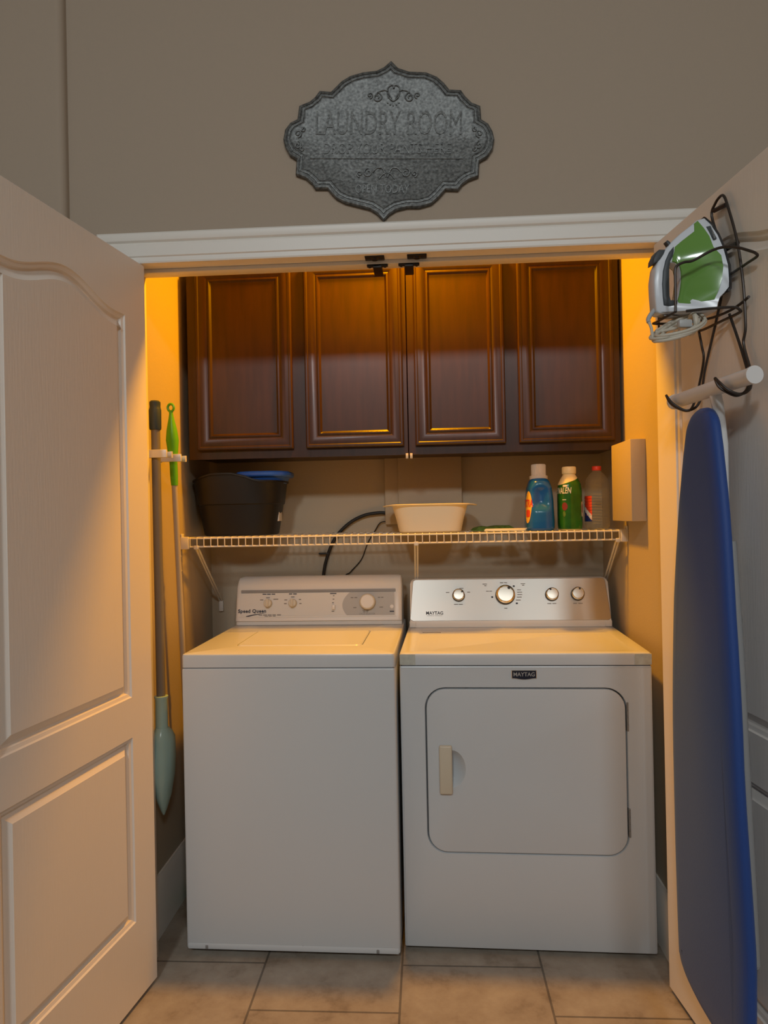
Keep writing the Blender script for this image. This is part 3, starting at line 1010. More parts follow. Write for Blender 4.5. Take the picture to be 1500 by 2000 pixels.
def make_basin():
    t = thing('dish_basin', 'white flared plastic basin in the middle of the wire shelf', 'basin', (0.070, 0.648, SZ))
    bm = new_bm()
    def lp(rx, ry, z, flare=0.0):
        P = oval(0, 0, rx, ry, z, 48, 4.0)
        if flare:
            for p in P:
                p.z -= flare * max(0.0, (abs(p.x) / rx - 0.86) / 0.14)
        return P
    loops = [lp(0.106, 0.105, 0.0), lp(0.113, 0.112, 0.004), lp(0.123, 0.121, 0.05), lp(0.136, 0.130, 0.094), lp(0.146, 0.137, 0.0965), lp(0.170, 0.142, 0.0975, 0.004), lp(0.171, 0.143, 0.0995, 0.004), lp(0.144, 0.136, 0.101),
             lp(0.134, 0.128, 0.098), lp(0.120, 0.118, 0.05), lp(0.108, 0.106, 0.006)]
    bridge(bm, loops, True, True, True)
    build('basin_shell', bm, M_basin, t)
    t.name = 'dish_basin'
make_basin()

class Bottle:
    """surface of a bottle: angle th, height z -> point; prof rows (z, rx, ry, exponent)."""
    def __init__(s, prof, phi=0.0, dents=()):
        s.prof, s.phi, s.dents = prof, phi, dents
    def at(s, th, z, off=0.0):
        P = s.prof
        for a, b in zip(P[:-1], P[1:]):
            if z <= b[0]:
                break
        k = 0 if b[0] == a[0] else max(0, min(1, (z - a[0]) / (b[0] - a[0])))
        rx, ry, e = [a[i] + (b[i] - a[i]) * k for i in (1, 2, 3)]
        for (t0, z0, wt, wz, amp) in s.dents:
            d = (th - t0 + pi) % (2 * pi) - pi
            g = math.exp(-(d / wt) ** 2 - ((z - z0) / wz) ** 4)
            rx -= amp * g
            ry -= amp * g
        c, q = cos(th), sin(th)
        x, y = (rx + off) * math.copysign(abs(c) ** (2 / e), c), (ry + off) * math.copysign(abs(q) ** (2 / e), q)
        return Vector((x * cos(s.phi) - y * sin(s.phi), x * sin(s.phi) + y * cos(s.phi), z))
    def mesh(s, z0, z1, nz, nt=56, off=0.0, topf=None, caps=True, th0=0.0, th1=2 * pi):
        bm = new_bm()
        full = abs(th1 - th0 - 2 * pi) < 1e-6
        loops = []
        for i in range(nz + 1):
            row = []
            for k in range(nt if full else nt + 1):
                th = th0 + (th1 - th0) * k / nt
                zt = topf(th) if topf else z1
                row.append(s.at(th, z0 + (zt - z0) * i / nz, off))
            loops.append(row)
        bridge(bm, loops, full, caps and full, caps and full)
        return bm
    def patch(s, th0, z0, wth, wz, off, n=40, rings=6, sq=2.0):
        bm = new_bm()
        c = bm.verts.new(s.at(th0, z0, off))
        prev = None
        for r in range(1, rings + 1):
            f = r / rings
            ring = []
            for k in range(n):
                a = 2 * pi * k / n
                ca, sa = cos(a), sin(a)
                ring.append(bm.verts.new(s.at(th0 + wth * f * math.copysign(abs(ca) ** (2 / sq), ca), z0 + wz * f * math.copysign(abs(sa) ** (2 / sq), sa), off)))
            for k in range(n):
                j = (k + 1) % n
                if prev:
                    bm.faces.new((prev[k], prev[j], ring[j], ring[k]))
                else:
                    bm.faces.new((c, ring[j], ring[k]))
            prev = ring
        return bm
    def text(s, name, body, size, th0, z0, off, m, parent, rad=0.04, sx=1.0, **kw):
        me = text_mesh(body, size, **kw)
        for v in me.vertices:
            v.co = s.at(th0 + v.co.x * sx / rad, z0 + v.co.y, off)
        me.materials.clear()
        me.materials.append(m)
        o = bpy.data.objects.new(name, me)
        COL.objects.link(o)
        o.parent = parent
        return o

def make_bottles():
    # laundry detergent
    b = Bottle([(0.0, 0.044, 0.056, 3.2), (0.006, 0.049, 0.062, 3.2), (0.03, 0.050, 0.063, 3.2), (0.11, 0.047, 0.060, 3.0), (0.15, 0.043, 0.056, 2.8), (0.172, 0.036, 0.046, 2.5), (0.182, 0.029, 0.034, 2.1), (0.186, 0.027, 0.027, 2.0)],
               dents=((radians(-92), 0.115, 0.50, 0.036, 0.022),))
    t = thing('detergent_bottle', 'blue laundry detergent bottle with orange oval label and frosted cap', 'bottle', (0.457, 0.574, SZ), 0, 'bottles at the right end of the shelf')
    build('bottle_body', b.mesh(0.0, 0.186, 48), M_detergent, t)
    la = radians(-152)
    lb = build('label', b.patch(la, 0.082, 0.44, 0.056, 0.0009), M_yellow, t)
    lb['label'] = 'orange oval label with red lettering'
    b.text('label_text', 'XTRA', 0.036, la, 0.094, 0.0014, M_redink, lb, 0.055, 0.62, offset=0.0012)
    build('label_band', b.patch(la + 0.05, 0.060, 0.26, 0.013, 0.0013, 24, 3, 4.0), M_redink, lb)
    bm = new_bm()
    pr = [(0.031, 0.180), (0.032, 0.184), (0.032, 0.192), (0.0255, 0.194)]
    lathe(bm, pr, 40)
    bridge(bm, [[Vector(((0.0245 + (0.0011 if k % 2 else 0)) * cos(2 * pi * k / 60), (0.0245 + (0.0011 if k % 2 else 0)) * sin(2 * pi * k / 60), z)) for k in range(60)] for z in (0.193, 0.231)], True, True, True)
    lathe(bm, [(0.0245, 0.231), (0.023, 0.2335)], 40)
    build('cap', bm, M_capclear, t)
    # green cleaner
    b = Bottle([(0.0, 0.036, 0.036, 2.4), (0.004, 0.0395, 0.0395, 2.4), (0.02, 0.0405, 0.0405, 2.5), (0.135, 0.0405, 0.0405, 2.5), (0.160, 0.038, 0.038, 2.3), (0.180, 0.029, 0.029, 2.1), (0.192, 0.0215, 0.0215, 2.0), (0.198, 0.0205, 0.0205, 2.0)], phi=radians(8))
    t = thing('cleaner_bottle', 'green-sleeved cleaner bottle with cream shoulder and cap between two bottles', 'bottle', (0.560, 0.556, SZ), 0, 'bottles at the right end of the shelf')
    build('bottle_body', b.mesh(0.0, 0.198, 40), M_creamcap, t)
    sl = build('sleeve', b.mesh(0.003, 0.0, 30, 56, 0.0007, lambda th: 0.170 + 0.013 * cos(th), False), M_green, t)
    b.text('brand_text', 'PINALEN', 0.030, radians(-146), 0.136, 0.0016, M_whiteink, sl, 0.045, 0.60, offset=0.0005, shear=0.15, space=1.1)
    bm = b.patch(radians(-128), 0.1535, 0.22, 0.0035, 0.0014, 20, 2, 6.0)
    build('small_print', bm, M_whiteink, sl)
    build('flower_print', b.patch(radians(-130), 0.082, 0.28, 0.014, 0.0013), M_brownred, sl)
    build('script_print', b.patch(radians(-132), 0.105, 0.20, 0.0012, 0.0013, 20, 2, 6.0), M_whiteink, sl)
    build('leaf_print', b.patch(radians(-133), 0.056, 0.14, 0.010, 0.0013), M_rag, sl)
    build('side_label', b.patch(radians(-38), 0.072, 0.16, 0.026, 0.0013, 24, 4, 6.0), M_cream, sl)
    build('side_print', b.patch(radians(-37), 0.074, 0.11, 0.015, 0.0018, 24, 3, 6.0), M_brownred, sl)
    bm = new_bm()
    lathe(bm, [(0.0235, 0.196), (0.0245, 0.199), (0.0245, 0.217), (0.022, 0.221)], 36)
    build('cap', bm, M_creamcap, t)
    # clear soda bottle
    prof = [(0.0, 0.030, 0.030, 2.0), (0.004, 0.038, 0.038, 2.0), (0.014, 0.0415, 0.0415, 2.0)]
    z = 0.02
    while z < 0.128:
        prof += [(z, 0.0425, 0.0425, 2.0), (z + 0.005, 0.0405, 0.0405, 2.0)]
        z += 0.010
    prof += [(0.135, 0.0425, 0.0425, 2.0), (0.150, 0.0415, 0.0415, 2.0), (0.158, 0.0395, 0.0395, 2), (0.163, 0.0400, 0.0400, 2), (0.178, 0.036, 0.036, 2), (0.192, 0.026, 0.026, 2), (0.202, 0.0155, 0.0155, 2), (0.210, 0.0135, 0.0135, 2)]
    b = Bottle(prof)
    t = thing('soda_bottle', 'clear ribbed plastic soda bottle with red cap beside the wall box', 'bottle', (0.657, 0.562, SZ), 0, 'bottles at the right end of the shelf')
    build('bottle_body', b.mesh(0.0, 0.210, 105), M_clear, t)
    lab = radians(-152)
    lb = build('label', b.mesh(0.028, 0.117, 24, 14, 0.0012, None, False, radians(-190), radians(-128)), M_redink, t)
    lb['label'] = 'red, white and blue wrap label'
    bm = new_bm()
    n = 16
    rows = [[], [], []]
    for k in range(n + 1):
        th = radians(-190) + radians(62) * k / n
        zm = 0.078 - 0.040 * (k / n) ** 1.2
        for r_, dz in zip(rows, (0.012, -0.006, 0.0)):
            r_.append((th, zm + dz))
    v0 = [bm.verts.new(b.at(th, zz_, 0.0022)) for th, zz_ in rows[0]]
    v1 = [bm.verts.new(b.at(th, zz_, 0.0022)) for th, zz_ in rows[1]]
    for k in range(n):
        bm.faces.new((v0[k], v0[k + 1], v1[k + 1], v1[k]))
    build('label_wave', bm, M_whiteink, lb)
    bm = new_bm()
    v1 = [bm.verts.new(b.at(th, zz_, 0.0020)) for th, zz_ in rows[1]]
    v2 = [bm.verts.new(b.at(th, 0.028, 0.0020)) for th, zz_ in rows[1]]
    for k in range(n):
        bm.faces.new((v1[k], v1[k + 1], v2[k + 1], v2[k]))
    build('label_base', bm, M_navy, lb)
    bm = new_bm()
    lathe(bm, [(0.0155, 0.206), (0.016, 0.207), (0.016, 0.219), (0.0145, 0.221)], 30)
    build('cap', bm, M_red, t)
make_bottles()

# rag and flat scraper between basin and detergent
bm = new_bm()
n, mrows = 18, 9
grid = []
for i in range(mrows + 1):
    row = []
    for k in range(n + 1):
        u, v = k / n, i / mrows
        edge = min(u, 1 - u, v, 1 - v)
        h = 0.003 + 0.013 * min(1, edge * 6) ** 0.6 + 0.003 * sin(9 * u + 3 * v) * min(1, edge * 6)
        row.append(bm.verts.new((-0.075 + 0.150 * u + 0.006 * sin(7 * v), -0.04 + 0.09 * v + 0.006 * sin(8 * u), h)))
    grid.append(row)
for i in range(mrows):
    for k in range(n):
        bm.faces.new((grid[i][k], grid[i][k + 1], grid[i + 1][k + 1], grid[i + 1][k]))
ext = bmesh.ops.extrude_face_region(bm, geom=bm.faces[:])
for v in [g for g in ext['geom'] if isinstance(g, bmesh.types.BMVert)]:
    v.co.z = 0.0003
tag(build('cleaning_rag', bm, M_rag, None, (0.300, 0.640, SZ)), 'crumpled green cleaning rag lying behind the cream scraper on the shelf', 'rag')
t = thing('plastic_scraper', 'thin cream scraper lying flat on the shelf left of the detergent', 'scraper', (0.345, 0.548, SZ), radians(2))
bm = new_bm()
bl = [(-0.085, 0.0), (-0.03, -0.006), (0.055, -0.010), (0.06, -0.006), (0.06, 0.010), (0.055, 0.014), (-0.03, 0.010)]
bridge(bm, [[Vector((q[0], q[1], z0)) for q in pp] for pp, z0 in ((bl, 0.0005), (bl, 0.006), (inset(bl, 0.002), 0.009))], True, True, True)
build('blade', bm, M_creamcap, t)
bm = new_bm()
tube(bm, [(0.056, 0.002, 0.005), (0.075, 0.004, 0.012), (0.083, 0.005, 0.016)], [0.003, 0.0012], 8)
build('tip', bm, M_whitepl, t)

# ------------------------------------------------------------------ back wall and side wall fittings
t = thing('cable_enclosure', 'flat off-white cable enclosure on the back wall behind the basin', 'enclosure', (-0.105, CB, 1.272))
build('back_box', bbox(0.0, 0.300, -0.026, -0.0005, 0.0, 0.262, 0.003), M_closet, t)
build('cover_plate', bbox(0.053, 0.303, -0.036, -0.026, 0.004, 0.264, 0.003), M_closet, t)

bm = new_bm()
cab_pts = [(-0.104, 0.846, 1.318), (-0.135, 0.842, 1.319), (-0.19, 0.842, 1.310), (-0.25, 0.843, 1.280), (-0.305, 0.844, 1.225), (-0.340, 0.846, 1.150), (-0.358, 0.848, 1.07), (-0.362, 0.848, 0.95), (-0.362, 0.848, 0.80)]
t = thing('power_cable', 'thick black cable arching from the enclosure down behind the washing machine', 'cable', (-0.362, 0.848, 0.80))
tube(bm, [Vector(p) - Vector((-0.362, 0.848, 0.80)) for p in cab_pts], 0.0065, 10, smooth=6)
build('cable', bm, M_black, t)
bm = bbox(-0.012, 0.026, -0.012, 0.011, 0.358, 0.364, 0.002)
build('cable_clip', bm, M_black, t)
bm = new_bm()
pts = [(-0.103, 0.845, 1.285), (-0.128, 0.848, 1.278), (-0.150, 0.852, 1.245), (-0.178, 0.853, 1.20), (-0.205, 0.853, 1.135), (-0.25, 0.852, 1.085), (-0.275, 0.852, 1.05), (-0.28, 0.852, 0.85)]
tube(bm, [Vector(p) for p in pts], 0.0022, 8, smooth=6)
tag(build('thin_cable', bm, M_black), 'thin dark cable hanging right of the thick black cable', 'cable')

t = thing('wall_box', 'tall shallow painted box on the right closet wall beside the soda bottle', 'wall box', (CR, 0.285, 1.275))
build('box_body', bbox(-0.047, -0.0002, 0.0, 0.228, 0.0, 0.258, 0.002), M_closet, t)
build('box_seam', bbox(-0.0475, -0.044, 0.226, 0.2285, 0.001, 0.257), M_closet, t)

# ------------------------------------------------------------------ tools on the left closet wall
def clip(name_label, y, z, reach, tool_y):
    t = thing('tool_clip', name_label, 'tool clip', (CL, y, z), 0, 'white spring clips on the left closet wall')
    bm = bbox(0.0002, 0.006, -0.016, 0.016, -0.02, 0.03, 0.002)
    build('mount_plate', bm, M_whitepl, t)
    bm = bbox(0.004, reach, -0.0265, -0.0175, -0.012, 0.012, 0.002)
    box(bm, 0.004, 0.012, -0.0265, 0.016, -0.012, 0.012, 0.002)
    build('clip_arm', bm, M_whitepl, t)
    bm = bbox(0.010, reach, 0.0175, 0.0265, -0.009, 0.009, 0.002)
    tube(bm, [(reach - 0.004, 0.024, -0.010), (reach - 0.004, 0.024, 0.010)], 0.006, 10)
    build('roller', bm, M_cream, t)
    return t
TX = -0.765
clip('white spring clip gripping the grey broom pole by the door', 0.152, 1.51, 0.092, 0.152)
clip('white spring clip gripping the lime-green mop handle', 0.292, 1.508, 0.088, 0.292)

t = thing('long_dustpan', 'grey pole with slate-blue grip and pale aqua scoop hung beside the door', 'dustpan', (TX, 0.160, 0.40))
bm = new_bm()
tube(bm, [(0, -0.008, 1.205), (0, -0.004, 0.38), (0, -0.004, 0.33)], 0.0135, 16)
build('pole', bm, M_pole, t)
bm = new_bm()
lathe(bm, [(0.0165, 1.185), (0.018, 1.19), (0.0185, 1.245), (0.017, 1.250), (0.016, 1.256), (0.0165, 1.262), (0.0165, 1.27), (0.012, 1.274)], 20, (0, -0.009, 0))
build('grip', bm, M_slate, t)
bm = new_bm()
lathe(bm, [(0.019, 0.255), (0.0185, 0.36), (0.021, 0.366), (0.021, 0.370), (0.015, 0.371)], 20, (0, -0.003, 0))
build('socket', bm, M_mint, t)
bm = new_bm()
loops = []
for (z, hw, hx, oy, ox) in ((0.275, 0.020, 0.018, -0.003, 0.0), (0.255, 0.042, 0.026, 0.006, 0.0), (0.235, 0.052, 0.030, 0.012, 0.0), (0.18, 0.056, 0.031, 0.010, 0.0), (0.12, 0.054, 0.028, 0.008, 0.0), (0.06, 0.038, 0.020, 0.010, -0.002), (0.02, 0.016, 0.010, 0.012, -0.004), (0.0, 0.003, 0.003, 0.014, -0.005)):
    loops.append([Vector((ox + hx * cos(2 * pi * k / 20), oy + hw * math.copysign(abs(sin(2 * pi * k / 20)) ** 0.8, sin(2 * pi * k / 20)), z)) for k in range(20)])
bridge(bm, loops, True, True, True)
build('scoop', bm, M_mint, t)

t = thing('green_mop', 'lime-green handled mop with pale pole leaning down behind the washing machine', 'mop', (-0.768, 0.44, 0.02))
ax = Vector((0.006, -0.158, 1.62)) - Vector((0, 0, 0))
f = lambda k: Vector((0, 0, 0)) + ax * k
bm = new_bm()
tube(bm, [f(0.0), f(0.5), f(0.87)], 0.0095, 14)
build('pole', bm, M_tanpole, t)
bm = new_bm()
ks = [(0.865, 0.011), (0.885, 0.0125), (0.91, 0.0125), (0.935, 0.017), (0.955, 0.0205), (0.975, 0.017), (0.995, 0.010), (1.006, 0.0065), (1.013, 0.006)]
pts, rr = zip(*ks)
tube(bm, [f(k) for k in pts], list(rr), 16)
tip = f(1.017)
tube(bm, [tip + Vector((0.010 * cos(a), 0, 0.004 + 0.012 * sin(a))) for a in [2 * pi * k / 16 for k in range(16)]], 0.0042, 8, closed=True)
build('handle_grip', bm, M_lime, t)
for k in (0.72, 0.69, 0.50, 0.485):
    c = f(k)
    bm = new_bm()
    tube(bm, [c + Vector((0, 0.008, 0)), c + Vector((0.004, 0.016, 0))], 0.0035, 8)
    build('pole_button', bm, M_tanpole, t)
bm = bbox(-0.012, 0.03, -0.05, 0.05, -0.018, 0.012, 0.006)
build('mop_head', bm, M_lime, t)

# ------------------------------------------------------------------ plaque over the opening
def make_sign():
    P = [(-0.015, 2.572), (0.0042, 2.5512), (0.0334, 2.5397), (0.0822, 2.5345), (0.1113, 2.5206), (0.1304, 2.5023), (0.1446, 2.4834), (0.1762, 2.4802), (0.188, 2.4624), (0.2046, 2.4444), (0.2286, 2.4334), (0.2303, 2.3966),
         (0.2494, 2.3834), (0.261, 2.3609), (0.2654, 2.3387), (0.26, 2.3121), (0.2451, 2.2909), (0.2231, 2.2798), (0.2198, 2.2385), (0.193, 2.23), (0.1757, 2.2186), (0.1633, 2.2035), (0.1293, 2.2061), (0.1094, 2.185),
         (0.0895, 2.1687), (0.0552, 2.1605), (0.0209, 2.162), (-0.0086, 2.156), (-0.0285, 2.1446), (-0.0446, 2.1281), (-0.0629, 2.1486), (-0.0823, 2.1618), (-0.1216, 2.1734), (-0.1511, 2.1822), (-0.1756, 2.1957),
         (-0.1901, 2.2112), (-0.1998, 2.224), (-0.2346, 2.2256), (-0.2442, 2.2409), (-0.2614, 2.2566), (-0.2886, 2.2678), (-0.2853, 2.3098), (-0.305, 2.3231), (-0.317, 2.3461), (-0.3216, 2.3686), (-0.3161, 2.3956),
         (-0.3007, 2.4147), (-0.2805, 2.4236), (-0.2748, 2.4604), (-0.2447, 2.4712), (-0.2295, 2.4828), (-0.2167, 2.4994), (-0.1845, 2.4952), (-0.1694, 2.5092), (-0.1542, 2.5231), (-0.1292, 2.5366), (-0.0944, 2.5445),
         (-0.0549, 2.5472), (-0.035, 2.5559)]
    C = (-0.028, 2.352)
    P = [(x - C[0], z - C[1]) for x, z in P]
    if area2(P) < 0:
        P = P[::-1]
    t = thing('metal_sign', 'galvanized scalloped plaque embossed with laundry lettering above the doorway', 'sign', (C[0], 0.0, C[1]))
    bm = new_bm()
    prof = [(0.0, 0.0), (0.0, 0.010), (0.003, 0.0135), (0.0085, 0.0145), (0.0100, 0.0122), (0.0115, 0.0122), (0.0130, 0.0145), (0.0170, 0.0145), (0.0185, 0.0122), (0.0200, 0.0122), (0.0215, 0.0138), (0.0235, 0.0132)]
    loops = [[Vector((q[0], -dd - 0.0005, q[1])) for q in inset(P, di)] for di, dd in prof]
    bridge(bm, loops, True, True, True)
    build('plate', bm, M_galv, t, angle=30)
    yf = -0.0136
    tl = -0.050
    X, Z = (cos(tl), 0, sin(tl)), (-sin(tl), 0, cos(tl))
    def T(nm, body, x, z, size, sx, **k):
        return text_on(nm, body, size, frame((x - C[0], yf, z - C[1]), X, Z), M_galv, t, sx, extrude=0.0022, **k)
    T('title_lettering', 'LAUNDRY ROOM', -0.026, 2.394, 0.094, 0.555)
    T('motto_lettering', 'DROP YOUR PANTS HERE', -0.032, 2.325, 0.043, 0.715)
    T('lower_lettering', 'OPEN TODAY', -0.047, 2.214, 0.034, 0.70)
    def pt(x, z):
        return Vector((x * X[0] + z * Z[0], yf - 0.001, x * X[2] + z * Z[2]))
    def spiral(bm, x, z, r, turns, a0, s, r_t=0.0022):
        tube(bm, [pt(x + r * (1 - 0.82 * k / 26) * cos(a0 + s * 2 * pi * turns * k / 26), z + r * (1 - 0.82 * k / 26) * sin(a0 + s * 2 * pi * turns * k / 26)) for k in range(27)], r_t, 6)
    bm = new_bm()
    for s in (-1, 1):
        spiral(bm, 0.012 + s * 0.045, 0.116, 0.014, 1.4, pi / 2, s)
        spiral(bm, 0.012 + s * 0.066, 0.122, 0.009, 1.2, -pi / 2, -s)
        tube(bm, [pt(0.012 + s * q[0], q[1]) for q in ((0.006, 0.112), (0.020, 0.135), (0.040, 0.132), (0.052, 0.120))], 0.0022, 6, smooth=4)
        tube(bm, [pt(0.012 + s * q[0], q[1]) for q in ((0.0, 0.105), (0.014, 0.118), (0.016, 0.142), (0.004, 0.150), (0.0, 0.140))], 0.0022, 6, smooth=4)
    for k in range(5):
        a = pi * (0.25 + 0.5 * k / 4)
        lathe(bm, [(0.0028, -0.001), (0.002, 0.0015)], 8, (0, 0, 0), Matrix.Translation(pt(0.012 + 0.022 * cos(a), 0.118 - 0.024 * sin(a))) @ Matrix.Rotation(pi / 2, 4, 'X'))
    build('top_scroll', bm, M_galv, t)
    bm = new_bm()
    for s in (-1, 1):
        spiral(bm, s * 0.052, -0.093, 0.013, 1.4, pi / 2, -s)
        spiral(bm, s * 0.076, -0.096, 0.009, 1.2, -pi / 2, s)
        tube(bm, [pt(s * q[0], q[1]) for q in ((0.002, -0.105), (0.012, -0.082), (0.028, -0.080), (0.040, -0.092))], 0.0022, 6, smooth=4)
        tube(bm, [pt(s * q[0], q[1]) for q in ((0.002, -0.092), (0.014, -0.100), (0.022, -0.110))], 0.0022, 6, smooth=4)
    build('lower_scroll', bm, M_galv, t)
    for sx, nm in ((-0.252, 'side_scroll'), (0.252, 'side_scroll')):
        bm = new_bm()
        s = 1 if sx < 0 else -1
        for dz in (-1, 1):
            spiral(bm, sx, dz * 0.016, 0.011, 1.3, -dz * pi / 2, dz * s)
            spiral(bm, sx + s * 0.013, dz * 0.027, 0.007, 1.1, pi / 2, -dz * s)
        build(nm, bm, M_galv, t)
    bm = new_bm()
    tube(bm, [pt(-0.215, -0.053), pt(0.21, -0.053)], 0.0016, 6)
    build('rule_line', bm, M_galv, t)
make_sign()

# ------------------------------------------------------------------ iron rack, iron and ironing board on the right door
DH = (XR, 0.0, 0.0)
RZ = AR - pi / 2
def D(s, n, z):          # door-local: s along the door from its hinge, n out from the face, z up
    return Vector((s, -n, z))
def on_door(name, label, cat, s, n, z):
    o = Vector((XR + s * sin(AR) - n * cos(AR), -s * cos(AR) - n * sin(AR), z))
    t = thing(name, label, cat, o, RZ)
    return t, Vector((s, -n, z))

def make_rack():
    t, o = on_door('iron_rack', 'dark wire iron holder hung on the right door with two hooks', 'iron rack', 0.37, 0.0, 1.60)
    r = 0.0030
    def wire(nm, pts, rr=r, sm=5):
        bm = new_bm()
        tube(bm, [D(*p) - o for p in pts], rr, 8, smooth=sm)
        return build(nm, bm, M_rack, t)
    # main wire: left hook strand, up behind the iron, over the top, down the near side to the right hook
    wire('back_frame', [(0.285, 0.018, 1.600), (0.300, 0.018, 1.640), (0.345, 0.012, 1.745), (0.358, 0.008, 1.80), (0.352, 0.008, 1.90), (0.330, 0.012, 1.975), (0.345, 0.012, 1.996), (0.366, 0.012, 2.003), (0.382, 0.012, 1.998), (0.397, 0.012, 1.970),
                        (0.432, 0.012, 1.878), (0.4516, 0.012, 1.776), (0.456, 0.012, 1.690), (0.447, 0.012, 1.658), (0.470, 0.014, 1.606)])
    for a, b in (((0.336, 0.009, 1.985), (0.386, 0.009, 1.977)), ((0.362, 0.009, 1.882), (0.428, 0.009, 1.877))):
        bm = new_bm()
        tube(bm, [D(*a) - o, D(*b) - o], 0.0052, 8)
        build('cross_strap', bm, M_rack, t)
    # strap that holds the iron, bent round its near side
    wire('retaining_loop', [(0.405, 0.137, 1.737), (0.405, 0.1365, 1.80), (0.405, 0.136, 1.828), (0.405, 0.129, 1.838), (0.407, 0.115, 1.8435), (0.409, 0.098, 1.846), (0.425, 0.064, 1.862), (0.445, 0.046, 1.862), (0.468, 0.032, 1.852), (0.490, 0.022, 1.838), (0.508, 0.018, 1.826), (0.506, 0.014, 1.820), (0.47, 0.012, 1.820), (0.424, 0.010, 1.820), (0.38, 0.008, 1.822)], sm=4)
    # hinge-side half of the strap with its coiled ends
    wire('far_loop', [(0.245, 0.102, 1.738), (0.245, 0.102, 1.800), (0.245, 0.101, 1.858), (0.240, 0.108, 1.853), (0.236, 0.115, 1.847), (0.242, 0.103, 1.840), (0.238, 0.110, 1.834), (0.235, 0.117, 1.823), (0.246, 0.108, 1.816), (0.248, 0.101, 1.812)], 0.0026, 4)
    # heel support
    wire('heel_support', [(0.402, 0.112, 1.739), (0.404, 0.090, 1.741), (0.408, 0.070, 1.742), (0.420, 0.042, 1.741), (0.432, 0.020, 1.738), (0.436, 0.012, 1.731), (0.430, 0.010, 1.727), (0.37, 0.014, 1.7265), (0.30, 0.018, 1.726), (0.276, 0.020, 1.728)])
    wire('heel_support', [(0.474, 0.014, 1.748), (0.44, 0.010, 1.745), (0.40, 0.012, 1.741), (0.35, 0.025, 1.739), (0.315, 0.06, 1.738), (0.300, 0.10, 1.739), (0.300, 0.138, 1.739), (0.32, 0.1395, 1.738), (0.405, 0.137, 1.737)])
    # hooks
    wire('hook', [(0.276, 0.020, 1.727), (0.284, 0.018, 1.69), (0.288, 0.016, 1.662), (0.272, 0.014, 1.628), (0.262, 0.020, 1.585), (0.268, 0.036, 1.550), (0.278, 0.054, 1.540), (0.270, 0.072, 1.548), (0.258, 0.084, 1.562), (0.250, 0.090, 1.582)])
    wire('hook', [(0.285, 0.018, 1.600), (0.287, 0.022, 1.575), (0.290, 0.036, 1.549), (0.284, 0.056, 1.540), (0.274, 0.072, 1.549), (0.262, 0.085, 1.565), (0.250, 0.090, 1.582)])
    wire('hook', [(0.395, 0.012, 1.734), (0.43, 0.012, 1.665), (0.462, 0.014, 1.600), (0.478, 0.020, 1.572), (0.492, 0.036, 1.549), (0.494, 0.056, 1.540), (0.488, 0.074, 1.549), (0.480, 0.086, 1.562), (0.474, 0.090, 1.580)])
    wire('hook', [(0.470, 0.014, 1.606), (0.486, 0.020, 1.575), (0.506, 0.036, 1.550), (0.506, 0.056, 1.541), (0.498, 0.074, 1.550), (0.488, 0.086, 1.566), (0.474, 0.090, 1.580)])
make_rack()

def half_width(n, z):
    """half thickness of the iron (along the door) at height n off the soleplate and position z."""
    k = max(0.0, min(1.0, (1.965 - z) / 0.13))
    base = 0.010 + 0.046 * k ** 0.62
    top = max(0.0, min(1.0, (n - 0.035) / 0.065))
    return min(base, base * (1 - 0.68 * top))

def shaped(poly, hole, s0, grow=0.0, bev=0.0045):
    """silhouette in (n, z) given a body with varying half width."""
    bm = new_bm()
    rings = []
    polys = [poly] + ([hole] if hole else [])
    fr, bk = [], []
    for P in polys:
        ccw = area2(P) > 0
        sgn = 1 if P is poly else -1
        def L(d, kf):
            Q = inset(P, d * sgn)
            return [(q, kf) for q in Q]
        lv = []
        for d, kf in ((bev, 1.0), (bev * 0.27, 0.92), (0.0, 0.75)):
            lv.append([(q, half_width(q[0], q[1]) * kf + grow) for q in inset(P, d * sgn)])
        full = [[D(s0 + h, q[0], q[1]) for q, h in l] for l in lv] + [[D(s0 - h, q[0], q[1]) for q, h in l] for l in lv[::-1]]
        Ls = bridge(bm, full, True, False, False)
        fr.append(Ls[0])
        bk.append(Ls[-1])
    fill_with_holes(bm, fr[0], fr[1:])
    fill_with_holes(bm, bk[0], bk[1:])
    return bm

